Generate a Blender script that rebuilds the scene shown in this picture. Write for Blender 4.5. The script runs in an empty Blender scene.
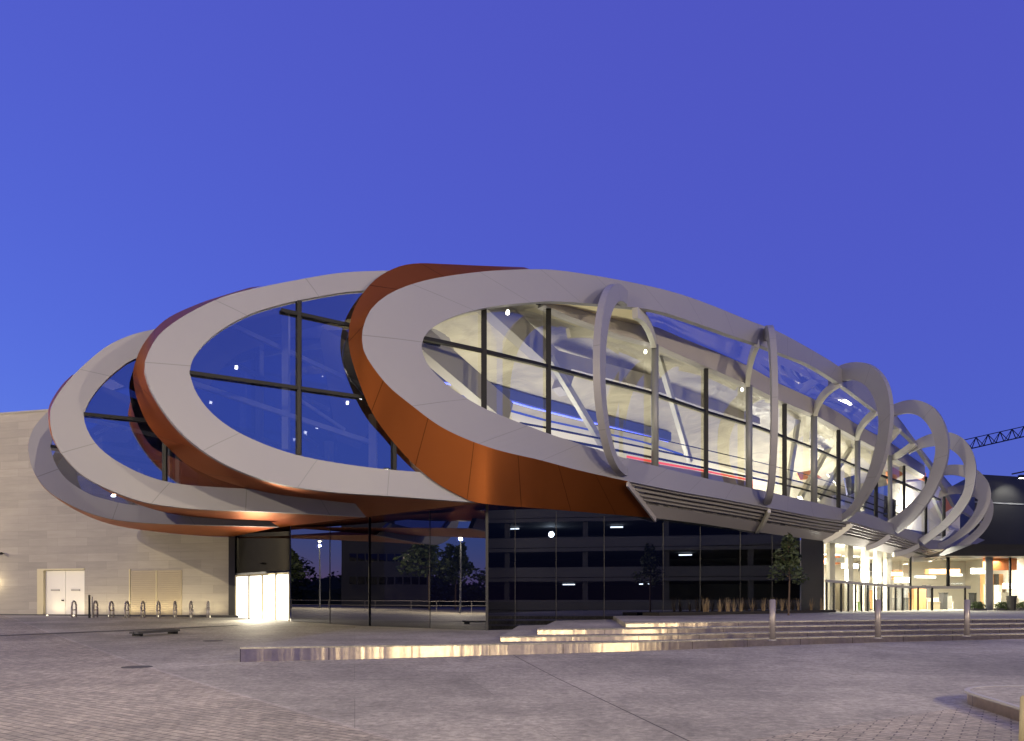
import bpy, math, random
from mathutils import Vector
random.seed(7)
R = math.radians
scene = bpy.context.scene
COL = scene.collection

# ------------------------------------------------------------------ survey of the place (lens, eye height)
F_PX, CX, HZ, EYE = 740.0, 512.0, 601.0, 1.45

def ray(px): return (px - CX) / F_PX
def at(px, py, Y): return Vector((ray(px) * Y, Y, EYE + (HZ - py) / F_PX * Y))

def lerp_tab(tab, x):
    if x <= tab[0][0]: return tab[0][1]
    for (a, va), (b, vb) in zip(tab, tab[1:]):
        if x <= b: return va + (vb - va) * (x - a) / (b - a)
    return tab[-1][1]

def line_depth(P, tan):
    """depth along a ray of a vertical plane through plan point P, running dx = tan * dy"""
    def f(px):
        r = ray(px)
        t = (r * P[1] - P[0]) / (tan - r)
        return P[1] + t
    return f

# the curved front of the long gallery: plan curve integrated from its changing heading
TAN = [(340, 1.5), (480, 1.45), (560, 1.35), (620, 1.27), (700, 1.19), (780, 1.12), (850, 1.05), (900, 1.05), (1010, 1.05)]
FT = {}
Y = 30.0
for px in range(620, 1012):
    FT[px] = Y
    Y += Y * (1 / F_PX) / (lerp_tab(TAN, px) - ray(px))
Y = 30.0
for px in range(620, 330, -1):
    FT[px] = Y
    Y -= Y * (1 / F_PX) / (lerp_tab(TAN, px) - ray(px))
def DF(px):
    px = max(331, min(1010, px)); a = int(px); b = min(a + 1, 1011)
    return FT[a] + (FT[b] - FT[a]) * (px - a)
def nin(tan):
    h = math.hypot(tan, 1); return (-1 / h, tan / h)
def DF_off(px, off):
    n = nin(lerp_tab(TAN, px)); return DF(px) + off / (ray(px) * n[0] + n[1])
REC = [(420, .3), (500, .45), (560, 1.2), (620, 2.0), (660, 2.4), (850, 2.4), (900, 1.9), (1010, 1.3)]
def DW(px): return DF_off(px, lerp_tab(REC, px))

CORNER = (-0.94, 27.8)
DB = line_depth(CORNER, 1.189)                      # glazed base, right of the corner
LEFT_A, LEFT_B = (-10.98, 36.6), (-15.4, 41.0)
def DL(px):                                         # glazed base, left of the corner
    if px >= 290: return line_depth(CORNER, -1.141)(px)
    return line_depth(LEFT_A, -1.0045)(px)
WALL0, WALL1 = (-15.4, 41.0), (-31.0, 44.8)
DWALL = line_depth(WALL0, -15.6 / 3.8)

G = [(-60, 0), (14, 0), (18, .04), (20, .08), (23, .13), (30, .27), (36.6, .45), (41, .55), (45, .62), (60, .68), (600, .68)]
def g(Y): return lerp_tab(G, Y)
def ground_at(px, py):
    Y = 20.0
    for _ in range(60): Y = .5 * Y + .5 * F_PX * (EYE - g(Y)) / (py - HZ)
    return Vector((ray(px) * Y, Y, g(Y)))
def on_level(px, py, z):
    Y = F_PX * (EYE - z) / (py - HZ); return Vector((ray(px) * Y, Y, z))

# ------------------------------------------------------------------ mesh helpers
ORG = {}
class MB:
    def __init__(s): s.v, s.f, s.uv = [], [], []
    def vert(s, p): s.v.append(Vector(p)); return len(s.v) - 1
    def face(s, pts, uv=None):
        s.f.append([s.vert(p) for p in pts]); s.uv.append(uv)
    def box(s, c, size, rot=0.0, tilt=None):
        cx, cy, cz = c; a, b, h = size[0] / 2, size[1] / 2, size[2] / 2
        cr, sr = math.cos(rot), math.sin(rot)
        P = [Vector((cx + x * cr - y * sr, cy + x * sr + y * cr, cz + z)) for z in (-h, h) for (x, y) in ((-a, -b), (a, -b), (a, b), (-a, b))]
        s.hexa(P)
    def hexa(s, P):
        i = [s.vert(p) for p in P]
        for q in ((3, 2, 1, 0), (4, 5, 6, 7), (0, 1, 5, 4), (1, 2, 6, 5), (2, 3, 7, 6), (3, 0, 4, 7)):
            s.f.append([i[k] for k in q]); s.uv.append(None)
    def bar(s, a, b, w, h=None, side=None):
        """box along a->b; w across (horizontal), h the other way"""
        a, b = Vector(a), Vector(b); h = w if h is None else h
        d = (b - a).normalized()
        if side is None:
            side = d.cross(Vector((0, 0, 1)))
            if side.length < 1e-3: side = Vector((1, 0, 0))
        side = Vector(side).normalized(); up = side.cross(d).normalized()
        o = [(-w / 2, -h / 2), (w / 2, -h / 2), (w / 2, h / 2), (-w / 2, h / 2)]
        s.hexa([a + side * x + up * y for x, y in o] + [b + side * x + up * y for x, y in o])
    def path(s, pts, w, h, nrm=None):
        """box section swept along a polyline, kept upright: w horizontally, h vertically"""
        rows = []
        n = len(pts)
        for k, p in enumerate(pts):
            d = (pts[min(k + 1, n - 1)] - pts[max(k - 1, 0)]); d.normalize()
            sd = d.cross(Vector((0, 0, 1)))
            sd = sd.normalized() if sd.length > 1e-3 else Vector((1, 0, 0))
            up = sd.cross(d).normalized()
            rows.append([s.vert(p + sd * x * w / 2 + up * y * h / 2) for x, y in ((-1, -1), (1, -1), (1, 1), (-1, 1))])
        for a, b in zip(rows, rows[1:]):
            for k in range(4):
                s.f.append([a[k], a[(k + 1) % 4], b[(k + 1) % 4], b[k]]); s.uv.append(None)
        s.f.append(rows[0][::-1]); s.uv.append(None); s.f.append(rows[-1]); s.uv.append(None)
    def tube(s, a, b, r0, r1=None, n=12, cap=True):
        a, b = Vector(a), Vector(b); r1 = r0 if r1 is None else r1
        d = (b - a).normalized(); x = d.orthogonal().normalized(); y = d.cross(x)
        A = [s.vert(a + (x * math.cos(t) + y * math.sin(t)) * r0) for t in (2 * math.pi * k / n for k in range(n))]
        B = [s.vert(b + (x * math.cos(t) + y * math.sin(t)) * r1) for t in (2 * math.pi * k / n for k in range(n))]
        for k in range(n):
            s.f.append([A[k], A[(k + 1) % n], B[(k + 1) % n], B[k]]); s.uv.append(None)
        if cap:
            s.f.append(A[::-1]); s.uv.append(None); s.f.append(B); s.uv.append(None)
    def prism(s, poly, z0, z1):
        """poly: list of (x, y) or (x, y, ztop)"""
        lo = [s.vert((p[0], p[1], z0)) for p in poly]
        hi = [s.vert((p[0], p[1], p[2] if len(p) > 2 else z1)) for p in poly]
        n = len(poly)
        s.f.append(lo[::-1]); s.uv.append(None); s.f.append(hi); s.uv.append(None)
        for k in range(n):
            s.f.append([lo[k], lo[(k + 1) % n], hi[(k + 1) % n], hi[k]]); s.uv.append(None)
    def strip(s, A, B, flip=False, u0=0.0, us=None):
        """quad strip between two equal-length curves, uv: u metres along, v metres across; shared verts"""
        u = u0; ia = [s.vert(p) for p in A]; ib = [s.vert(p) for p in B]
        for k in range(len(A) - 1):
            du = ((A[k + 1] - A[k]).length + (B[k + 1] - B[k]).length) / 2
            if us is not None: u, du = us[k], us[k + 1] - us[k]
            w0, w1 = (A[k] - B[k]).length, (A[k + 1] - B[k + 1]).length
            q = [ia[k], ia[k + 1], ib[k + 1], ib[k]]; t = [(u, 0), (u + du, 0), (u + du, w1), (u, w0)]
            if flip: q.reverse(); t.reverse()
            s.f.append(q); s.uv.append(t); u += du
    def ribbon(s, A, B, off):
        """solid ribbon: front strip A-B, thickness given by offset vectors (one, or one per point)"""
        offs = off if isinstance(off, list) else [off] * len(A)
        A2 = [p + o for p, o in zip(A, offs)]; B2 = [p + o for p, o in zip(B, offs)]
        s.strip(A, B); s.strip(A2, B2, True); s.strip(A2, A); s.strip(B, B2)
        s.face([A[0], B[0], B2[0], A2[0]]); s.face([A[-1], A2[-1], B2[-1], B[-1]])
    def build(s, name, mat, parent=None, smooth=False, origin=None, sharp=None):
        o0 = Vector((0, 0, 0))
        if parent is not None: o0 = ORG[parent.name]
        elif origin is not None: o0 = Vector(origin)
        me = bpy.data.meshes.new(name)
        me.from_pydata([tuple(p - o0) for p in s.v], [], s.f)
        uvl = me.uv_layers.new(name="UVMap"); li = 0
        for f, t in zip(s.f, s.uv):
            for k in range(len(f)):
                uvl.data[li].uv = t[k] if t else (0.5, 0.5)
                li += 1
        if isinstance(mat, (list, tuple)):
            for m in mat: me.materials.append(m)
        else: me.materials.append(mat)
        if smooth:
            for p in me.polygons: p.use_smooth = True
        me.validate(); me.update()
        ob = bpy.data.objects.new(name, me); COL.objects.link(ob)
        if parent is not None: ob.parent = parent
        else: ob.location = o0
        ORG[ob.name] = o0
        return ob

def recalc(ob):
    import bmesh
    bm = bmesh.new(); bm.from_mesh(ob.data)
    bmesh.ops.recalc_face_normals(bm, faces=bm.faces); bm.to_mesh(ob.data); bm.free()

def empty(name, loc, label, cat, group=None):
    o = bpy.data.objects.new(name, None); COL.objects.link(o); o.location = loc
    o.empty_display_size = .3
    o['label'] = label; o['category'] = cat
    if group: o['group'] = group
    ORG[o.name] = Vector(loc); return o
def tag(o, label, cat, group=None):
    o['label'] = label; o['category'] = cat
    if group: o['group'] = group
    return o
def structure(o): o['kind'] = 'structure'; return o
def copy_tree(o, parent=None):
    c = o.copy(); COL.objects.link(c); ORG[c.name] = ORG.get(o.name, Vector())
    if parent: c.parent = parent
    for ch in list(o.children): copy_tree(ch, c)
    return c

def smooth_curve(pts, n):
    """Catmull-Rom through pixel points, resampled to n points even in length"""
    P = [Vector((a, b, c[0] if c else 0)) for a, b, *c in pts]
    out = []
    for k in range(len(P) - 1):
        p0, p1, p2, p3 = P[max(k - 1, 0)], P[k], P[k + 1], P[min(k + 2, len(P) - 1)]
        for j in range(16):
            t = j / 16
            out.append(.5 * ((2 * p1) + (p2 - p0) * t + (2 * p0 - 5 * p1 + 4 * p2 - p3) * t * t + (3 * p1 - p0 - 3 * p2 + p3) * t ** 3))
    out.append(P[-1])
    L = [0]
    for a, b in zip(out, out[1:]): L.append(L[-1] + (b - a).length)
    res = []; j = 0
    for k in range(n):
        s = L[-1] * k / (n - 1)
        while j < len(L) - 2 and L[j + 1] < s: j += 1
        t = (s - L[j]) / max(1e-9, L[j + 1] - L[j])
        res.append(out[j].lerp(out[j + 1], min(1, max(0, t))))
    return res

# ------------------------------------------------------------------ materials
def new_mat(name):
    m = bpy.data.materials.new(name); m.use_nodes = True
    nt = m.node_tree; b = nt.nodes['Principled BSDF']
    return m, nt, b
def N(nt, kind, **kw):
    n = nt.nodes.new(kind)
    for k, v in kw.items():
        if k in n.inputs: n.inputs[k].default_value = v
        else: setattr(n, k, v)
    return n
def mathn(nt, op, a, b=None):
    n = nt.nodes.new('ShaderNodeMath'); n.operation = op
    for k, x in enumerate((a, b)):
        if x is None: continue
        if isinstance(x, (int, float)): n.inputs[k].default_value = x
        else: nt.links.new(x, n.inputs[k])
    return n.outputs[0]
def mixc(nt, fac, a, b, mode='MIX'):
    n = nt.nodes.new('ShaderNodeMix'); n.data_type = 'RGBA'; n.blend_type = mode
    for i, x in ((0, fac), (6, a), (7, b)):
        if isinstance(x, (int, float)): n.inputs[i].default_value = x
        elif isinstance(x, tuple): n.inputs[i].default_value = (*x[:3], 1)
        else: nt.links.new(x, n.inputs[i])
    return n.outputs[2]
def simple(name, col, rough=.5, metal=0.0, noise=.12, nscale=1.2, bump=0.0, bscale=20, seams=None, seam_dark=.55, coord='Object', stretch=None, spec=None, rvar=.08):
    m, nt, b = new_mat(name)
    tc = nt.nodes.new('ShaderNodeTexCoord')
    src = tc.outputs[coord]
    if stretch:
        mp = N(nt, 'ShaderNodeMapping'); mp.inputs['Scale'].default_value = stretch
        nt.links.new(src, mp.inputs['Vector']); src = mp.outputs[0]
    nz = N(nt, 'ShaderNodeTexNoise', Scale=nscale, Detail=6.0, Roughness=.6); nt.links.new(src, nz.inputs['Vector'])
    lo = tuple(c * (1 - noise) for c in col); hi = tuple(min(1, c * (1 + noise)) for c in col)
    c = mixc(nt, nz.outputs['Fac'], lo, hi)
    if seams:
        sep = N(nt, 'ShaderNodeSeparateXYZ'); nt.links.new(tc.outputs['UV'], sep.inputs[0])
        fr = mathn(nt, 'FRACT', mathn(nt, 'DIVIDE', sep.outputs[0], seams))
        ln = mathn(nt, 'LESS_THAN', fr, .03 / seams)
        c = mixc(nt, ln, c, tuple(x * seam_dark for x in col))
    nt.links.new(c, b.inputs['Base Color'])
    b.inputs['Roughness'].default_value = rough; b.inputs['Metallic'].default_value = metal
    rr = nt.nodes.new('ShaderNodeMapRange'); rr.inputs['To Min'].default_value = max(0.02, rough - rvar); rr.inputs['To Max'].default_value = rough + rvar
    nt.links.new(nz.outputs['Fac'], rr.inputs['Value']); nt.links.new(rr.outputs[0], b.inputs['Roughness'])
    if spec is not None: b.inputs['Specular IOR Level'].default_value = spec
    if bump:
        n2 = N(nt, 'ShaderNodeTexNoise', Scale=bscale, Detail=4.0); nt.links.new(src, n2.inputs['Vector'])
        bp = N(nt, 'ShaderNodeBump', Strength=bump, Distance=.02); nt.links.new(n2.outputs['Fac'], bp.inputs['Height'])
        nt.links.new(bp.outputs[0], b.inputs['Normal'])
    return m
def emit(name, col, s):
    m, nt, b = new_mat(name)
    b.inputs['Base Color'].default_value = (*[min(.8, c) for c in col], 1)
    b.inputs['Emission Color'].default_value = (*col, 1); b.inputs['Emission Strength'].default_value = s
    return m
def glass(name, tint, base_refl, edge_refl, rough=.01, refl_tint=(1, 1, 1), wob=0.0):
    """coated flat pane: tinted see-through plus a mirror part that grows towards grazing"""
    m, nt, b = new_mat(name); nt.nodes.remove(b)
    out = [n for n in nt.nodes if n.type == 'OUTPUT_MATERIAL'][0]
    tr = N(nt, 'ShaderNodeBsdfTransparent'); tr.inputs[0].default_value = (*tint, 1)
    gl = N(nt, 'ShaderNodeBsdfGlossy'); gl.inputs['Roughness'].default_value = rough; gl.inputs[0].default_value = (*refl_tint, 1)
    lw = N(nt, 'ShaderNodeLayerWeight', Blend=.35)
    mr = N(nt, 'ShaderNodeMapRange'); mr.inputs['To Min'].default_value = base_refl; mr.inputs['To Max'].default_value = edge_refl
    nt.links.new(lw.outputs['Fresnel'], mr.inputs['Value'])
    if wob:
        tc = nt.nodes.new('ShaderNodeTexCoord')
        nz = N(nt, 'ShaderNodeTexNoise', Scale=.35, Detail=1.0); nt.links.new(tc.outputs['Object'], nz.inputs['Vector'])
        bp = N(nt, 'ShaderNodeBump', Strength=wob, Distance=.05); nt.links.new(nz.outputs['Fac'], bp.inputs['Height'])
        nt.links.new(bp.outputs[0], gl.inputs['Normal'])
    mx = N(nt, 'ShaderNodeMixShader'); nt.links.new(mr.outputs[0], mx.inputs[0])
    nt.links.new(tr.outputs[0], mx.inputs[1]); nt.links.new(gl.outputs[0], mx.inputs[2]); nt.links.new(mx.outputs[0], out.inputs[0])
    return m

M = {}
M['white'] = simple('white_cladding', (.235, .235, .28), .42, .0, .06, .5, bump=.02, bscale=3, seams=2.7, seam_dark=.70)
M['ring'] = simple('ring_cladding', (.25, .25, .275), .42, .0, .07, .7, bump=.02, bscale=3, seams=3.1, seam_dark=.74)
M['rim'] = simple('grey_trim', (.32, .31, .30), .5, .0, .1, .8)
M['copper'] = simple('copper_panels', (.33, .10, .028), .33, .74, .03, .9, seams=1.9, seam_dark=.45, rvar=.012)
M['copper'].node_tree.nodes['Principled BSDF'].inputs['Specular Tint'].default_value = (.75, .36, .15, 1)
M['roof'] = simple('roof_membrane', (.16, .15, .16), .6, .0, .1, .6)
M['dark'] = simple('dark_frame', (.012, .0125, .014), .5, .0, .15, 2, spec=.2)
M['steel'] = simple('column_steel', (.22, .23, .24), .45, .2, .1, 2)
M['pale_steel'] = simple('pale_steel', (.52, .52, .48), .45, .1, .08, 2)
M['fascia'] = simple('fascia_panel', (.36, .345, .36), .5, .0, .08, .8, seams=None)
M['cream'] = simple('cream_lining', (.74, .66, .42), .6, .0, .05, 1.5)
M['blueglass'] = glass('sky_glass', (.36, .38, .46), .40, .75, .0, (.82, .86, 1), wob=.02)
M['clear'] = glass('clear_glass', (.78, .80, .74), .015, .22, .0)
M['canopyglass'] = glass('canopy_glass', (.70, .72, .78), .05, .3, .01)
M['black_glass'] = glass('black_glass', (.010, .011, .013), .075, .26, .0, (.75, .78, .9), wob=.03)
M['deckfloor'] = simple('gallery_floor', (.30, .28, .26), .35, 0, .1, 1)
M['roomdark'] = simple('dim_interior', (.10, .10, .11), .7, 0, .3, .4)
M['louvre'] = simple('louvre_bar', (.23, .22, .23), .5, .1, .1, 1)
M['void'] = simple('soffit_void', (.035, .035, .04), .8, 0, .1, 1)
M['carpark'] = simple('car_park_concrete', (.085, .085, .09), .8, 0, .25, .5)
M['darkclad'] = simple('black_cladding', (.02, .02, .021), .45, .1, .25, .8)
M['bollard'] = simple('bollard_steel', (.27, .245, .24), .42, .4, .1, 3, stretch=(1, 1, .2))
M['bark'] = simple('bark', (.10, .07, .05), .9, 0, .3, 8, bump=.4)
M['bin'] = simple('black_plastic', (.02, .02, .02), .5, 0, .1, 3)
M['doorwhite'] = simple('white_door_paint', (.72, .71, .66), .5, 0, .05, 1.5)
M['tan'] = simple('tan_louvre', (.36, .31, .22), .6, 0, .06, 2)
M['yellow'] = simple('yellow_frame', (.52, .47, .31), .55, 0, .08, 2)
M['stakewood'] = simple('stake_wood', (.30, .26, .15), .8, 0, .15, 6, stretch=(1, 1, .2))
M['soil'] = simple('soil', (.02, .017, .014), .95, 0, .3, 8, bump=.5)
M['orange'] = simple('orange_panel', (.62, .20, .07), .5, 0, .1, 1)
M['wood'] = simple('warm_timber', (.48, .26, .12), .5, 0, .15, 1, stretch=(.3, .3, 4))
M['hall_white'] = simple('hall_white', (.80, .77, .70), .55, 0, .04, 1)
M['hall_floor'] = simple('hall_floor', (.45, .42, .36), .2, 0, .1, 1)
M['concrete_dark'] = simple('dark_concrete', (.055, .055, .06), .8, 0, .25, .5)
M['navy'] = simple('blue_cove', (.03, .04, .16), .5, 0, .1, 1)
M['led_red'] = emit('red_led', (1, .10, .07), 1.1)
M['led_blue'] = emit('blue_led', (.12, .16, 1), 4)
M['uplens'] = emit('uplight_lens', (1, .85, .6), 1.5)
M['spot'] = emit('spot_lamp', (1, .93, .8), 9)
M['doorglow'] = emit('lit_door_glass', (1, .97, .88), 2.6)
M['panel_light'] = emit('hall_glow', (1, .95, .84), 5)
M['lamp'] = emit('street_lamp_glow', (1, .86, .62), 60)
M['lamp_white'] = emit('cool_lamp_glow', (.85, .95, 1), 9)

def leaf_mat(name, col):
    m, nt, b = new_mat(name)
    oi = nt.nodes.new('ShaderNodeTexCoord')
    nz = N(nt, 'ShaderNodeTexNoise', Scale=3.0, Detail=3.0); nt.links.new(oi.outputs['Object'], nz.inputs['Vector'])
    nt.links.new(mixc(nt, nz.outputs['Fac'], tuple(c * .5 for c in col), tuple(c * 1.5 for c in col)), b.inputs['Base Color'])
    b.inputs['Roughness'].default_value = .6
    return m
M['leaf'] = leaf_mat('tree_leaves', (.045, .065, .025))
M['hedge'] = leaf_mat('hedge_leaves', (.06, .10, .03))
M['straw'] = leaf_mat('dry_grass', (.30, .22, .12))

# brushed steel riser
def steel_riser():
    m, nt, b = new_mat('brushed_riser')
    tc = nt.nodes.new('ShaderNodeTexCoord')
    mp = N(nt, 'ShaderNodeMapping'); mp.inputs['Scale'].default_value = (1.4, 1.4, .05); nt.links.new(tc.outputs['Object'], mp.inputs['Vector'])
    nz = N(nt, 'ShaderNodeTexNoise', Scale=1.0, Detail=3.0); nt.links.new(mp.outputs[0], nz.inputs['Vector'])
    n3 = N(nt, 'ShaderNodeTexNoise', Scale=7.0, Detail=5.0); nt.links.new(tc.outputs['Object'], n3.inputs['Vector'])
    c = mixc(nt, n3.outputs['Fac'], (.36, .30, .24), (.70, .60, .47))
    sep = N(nt, 'ShaderNodeSeparateXYZ'); nt.links.new(tc.outputs['UV'], sep.inputs[0])
    fr = mathn(nt, 'FRACT', mathn(nt, 'DIVIDE', sep.outputs[0], 2.0))
    c = mixc(nt, mathn(nt, 'LESS_THAN', fr, .008), c, (.08, .07, .06))
    nt.links.new(c, b.inputs['Base Color']); b.inputs['Metallic'].default_value = 1
    b.inputs['Roughness'].default_value = .28
    b.inputs['Roughness'].default_value = .33; b.inputs['Anisotropic'].default_value = .88; b.inputs['Anisotropic Rotation'].default_value = .25
    tg = nt.nodes.new('ShaderNodeTangent'); tg.direction_type = 'UV_MAP'; tg.uv_map = 'UVMap'; nt.links.new(tg.outputs[0], b.inputs['Tangent'])
    bp = N(nt, 'ShaderNodeBump', Strength=.7, Distance=.055); nt.links.new(nz.outputs['Fac'], bp.inputs['Height']); nt.links.new(bp.outputs[0], b.inputs['Normal'])
    return m
M['riser'] = steel_riser()

def paving(name, level=False):
    """brick setts left of a pale joint and in the near right corner, brushed concrete between"""
    m, nt, b = new_mat(name)
    geo = nt.nodes.new('ShaderNodeNewGeometry'); sep = N(nt, 'ShaderNodeSeparateXYZ'); nt.links.new(geo.outputs['Position'], sep.inputs[0])
    X, Yc = sep.outputs[0], sep.outputs[1]
    def side(p, q):   # signed distance to line p-q, positive to its left
        d = (q - p); d = Vector((d.x, d.y, 0)).normalized(); nx, ny = -d.y, d.x
        return mathn(nt, 'ADD', mathn(nt, 'ADD', mathn(nt, 'MULTIPLY', X, nx), mathn(nt, 'MULTIPLY', Yc, ny)), -(p.x * nx + p.y * ny))
    big = N(nt, 'ShaderNodeTexNoise', Scale=.22, Detail=5.0, Roughness=.6); nt.links.new(geo.outputs['Position'], big.inputs['Vector'])
    mid = N(nt, 'ShaderNodeTexNoise', Scale=1.7, Detail=6.0, Roughness=.65); nt.links.new(geo.outputs['Position'], mid.inputs['Vector'])
    fine = N(nt, 'ShaderNodeTexNoise', Scale=9.0, Detail=8.0, Roughness=.8); nt.links.new(geo.outputs['Position'], fine.inputs['Vector'])
    mp = N(nt, 'ShaderNodeMapping'); mp.inputs['Rotation'].default_value = (0, 0, R(34)); nt.links.new(geo.outputs['Position'], mp.inputs['Vector'])
    br = N(nt, 'ShaderNodeTexBrick'); nt.links.new(mp.outputs[0], br.inputs['Vector'])
    br.inputs['Scale'].default_value = 1.0; br.inputs['Brick Width'].default_value = .30; br.inputs['Row Height'].default_value = .12
    br.inputs['Mortar Size'].default_value = .009; br.inputs['Mortar Smooth'].default_value = .3; br.inputs['Bias'].default_value = 0
    br.inputs['Color1'].default_value = (.385, .352, .288, 1); br.inputs['Color2'].default_value = (.262, .246, .205, 1); br.inputs['Mortar'].default_value = (.115, .105, .10, 1)
    ms = nt.nodes.new('ShaderNodeMapRange'); ms.inputs['From Min'].default_value = .3; ms.inputs['From Max'].default_value = .7; nt.links.new(mid.outputs['Fac'], ms.inputs['Value'])
    conc = mixc(nt, ms.outputs[0], (.24, .233, .204), (.405, .39, .335))
    # faint broom streaks along the slabs
    mp2 = N(nt, 'ShaderNodeMapping'); mp2.inputs['Rotation'].default_value = (0, 0, R(-14)); mp2.inputs['Scale'].default_value = (.25, 3.2, 1); nt.links.new(geo.outputs['Position'], mp2.inputs['Vector'])
    st = N(nt, 'ShaderNodeTexNoise', Scale=1.0, Detail=4.0); nt.links.new(mp2.outputs[0], st.inputs['Vector'])
    conc = mixc(nt, .35, conc, mixc(nt, st.outputs['Fac'], (.15, .146, .132), (.38, .36, .315)))
    if not level:
        A, B = ground_at(48, 632), ground_at(400, 741)
        C_, D_ = ground_at(760, 738), ground_at(1010, 700)
        left = mathn(nt, 'LESS_THAN', side(A, B), 0.0)
        near = mathn(nt, 'LESS_THAN', side(C_, D_), 0.0)
        bm_ = mathn(nt, 'MAXIMUM', left, near)
        col = mixc(nt, bm_, conc, br.outputs['Color'])
        E_, F_ = ground_at(530, 664), ground_at(668, 731)
        jl = mathn(nt, 'LESS_THAN', mathn(nt, 'ABSOLUTE', side(E_, F_)), .012)
        col = mixc(nt, mathn(nt, 'MULTIPLY', jl, mathn(nt, 'SUBTRACT', 1.0, bm_)), col, (.05, .047, .045))
        pale = mathn(nt, 'LESS_THAN', mathn(nt, 'ABSOLUTE', side(A, B)), .045)
        col = mixc(nt, mathn(nt, 'MULTIPLY', pale, .4), col, (.45, .42, .38))
    else:
        col = conc; bm_ = None
    bigs = nt.nodes.new('ShaderNodeMapRange'); bigs.inputs['From Min'].default_value = .33; bigs.inputs['From Max'].default_value = .67; nt.links.new(big.outputs['Fac'], bigs.inputs['Value'])
    col = mixc(nt, .7, col, mixc(nt, bigs.outputs[0], (.5, .5, .5), (1.42, 1.40, 1.36)), 'MULTIPLY')
    # slab joints of the concrete fields
    m3 = N(nt, 'ShaderNodeMapping'); m3.inputs['Rotation'].default_value = (0, 0, R(-12)); nt.links.new(geo.outputs['Position'], m3.inputs['Vector'])
    b3 = N(nt, 'ShaderNodeTexBrick'); nt.links.new(m3.outputs[0], b3.inputs['Vector']); b3.offset = 0.5
    for k_, v_ in (('Scale', 1.0), ('Brick Width', 4.2), ('Row Height', 2.8), ('Mortar Size', .006), ('Mortar Smooth', .2)): b3.inputs[k_].default_value = v_
    b3.inputs['Color1'].default_value = (1, 1, 1, 1); b3.inputs['Color2'].default_value = (.86, .86, .86, 1); b3.inputs['Mortar'].default_value = (.62, .62, .62, 1)
    sl = mixc(nt, 1.0, col, b3.outputs['Color'], 'MULTIPLY')
    col = sl if bm_ is None else mixc(nt, bm_, sl, col)
    # dark wear marks
    sp = N(nt, 'ShaderNodeTexNoise', Scale=.9, Detail=9.0, Roughness=.75); nt.links.new(geo.outputs['Position'], sp.inputs['Vector'])
    rp = nt.nodes.new('ShaderNodeMapRange'); rp.inputs['From Min'].default_value = .64; rp.inputs['From Max'].default_value = .72; nt.links.new(sp.outputs['Fac'], rp.inputs['Value'])
    col = mixc(nt, mathn(nt, 'MULTIPLY', rp.outputs[0], .55), col, (.09, .085, .08))
    fs = nt.nodes.new('ShaderNodeMapRange'); fs.inputs['From Min'].default_value = .3; fs.inputs['From Max'].default_value = .7; nt.links.new(fine.outputs['Fac'], fs.inputs['Value'])
    col = mixc(nt, .85, col, mixc(nt, fs.outputs[0], (.45, .45, .45), (1.58, 1.56, 1.53)), 'MULTIPLY')
    grit = N(nt, 'ShaderNodeTexVoronoi', Scale=14.0); nt.links.new(geo.outputs['Position'], grit.inputs['Vector'])
    gs = nt.nodes.new('ShaderNodeSeparateColor'); nt.links.new(grit.outputs['Color'], gs.inputs[0])
    col = mixc(nt, .55, col, mixc(nt, gs.outputs[0], (.72, .72, .72), (1.28, 1.28, 1.27)), 'MULTIPLY')
    nt.links.new(col, b.inputs['Base Color'])
    b.inputs['Roughness'].default_value = .72
    hgt = mathn(nt, 'MULTIPLY', fine.outputs['Fac'], .3)
    if bm_ is not None:
        hgt = mathn(nt, 'ADD', hgt, mathn(nt, 'MULTIPLY', mathn(nt, 'MULTIPLY', br.outputs['Fac'], bm_), -1.2))
    bp = N(nt, 'ShaderNodeBump', Strength=.5, Distance=.012); nt.links.new(hgt, bp.inputs['Height']); nt.links.new(bp.outputs[0], b.inputs['Normal'])
    return m
M['paving'] = paving('plaza_paving'); M['tread'] = paving('tread_paving', True)

def stone():
    m, nt, b = new_mat('stone_cladding')
    tc = nt.nodes.new('ShaderNodeTexCoord'); uv = tc.outputs['UV']
    br = N(nt, 'ShaderNodeTexBrick'); nt.links.new(uv, br.inputs['Vector'])
    br.inputs['Scale'].default_value = 1; br.inputs['Brick Width'].default_value = 2.1; br.inputs['Row Height'].default_value = .47
    br.inputs['Mortar Size'].default_value = .008; br.inputs['Color1'].default_value = (.41, .38, .335, 1); br.inputs['Color2'].default_value = (.27, .255, .23, 1); br.inputs['Mortar'].default_value = (.20, .19, .175, 1)
    br.offset = .37; br.squash = 1.0
    mp = N(nt, 'ShaderNodeMapping'); mp.inputs['Scale'].default_value = (.5, 4, 1); nt.links.new(uv, mp.inputs['Vector'])
    nz = N(nt, 'ShaderNodeTexNoise', Scale=1.2, Detail=7.0, Roughness=.65); nt.links.new(mp.outputs[0], nz.inputs['Vector'])
    n2 = N(nt, 'ShaderNodeTexNoise', Scale=.35, Detail=3.0); nt.links.new(uv, n2.inputs['Vector'])
    c = mixc(nt, .55, br.outputs['Color'], mixc(nt, nz.outputs['Fac'], (.22, .21, .195), (.46, .43, .385)))
    c = mixc(nt, .5, c, mixc(nt, n2.outputs['Fac'], (.7, .7, .7), (1.25, 1.25, 1.25)), 'MULTIPLY')
    nt.links.new(c, b.inputs['Base Color']); b.inputs['Roughness'].default_value = .8
    bp = N(nt, 'ShaderNodeBump', Strength=.3, Distance=.02); nt.links.new(nz.outputs['Fac'], bp.inputs['Height']); nt.links.new(bp.outputs[0], b.inputs['Normal'])
    return m
M['stone'] = stone()

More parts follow.
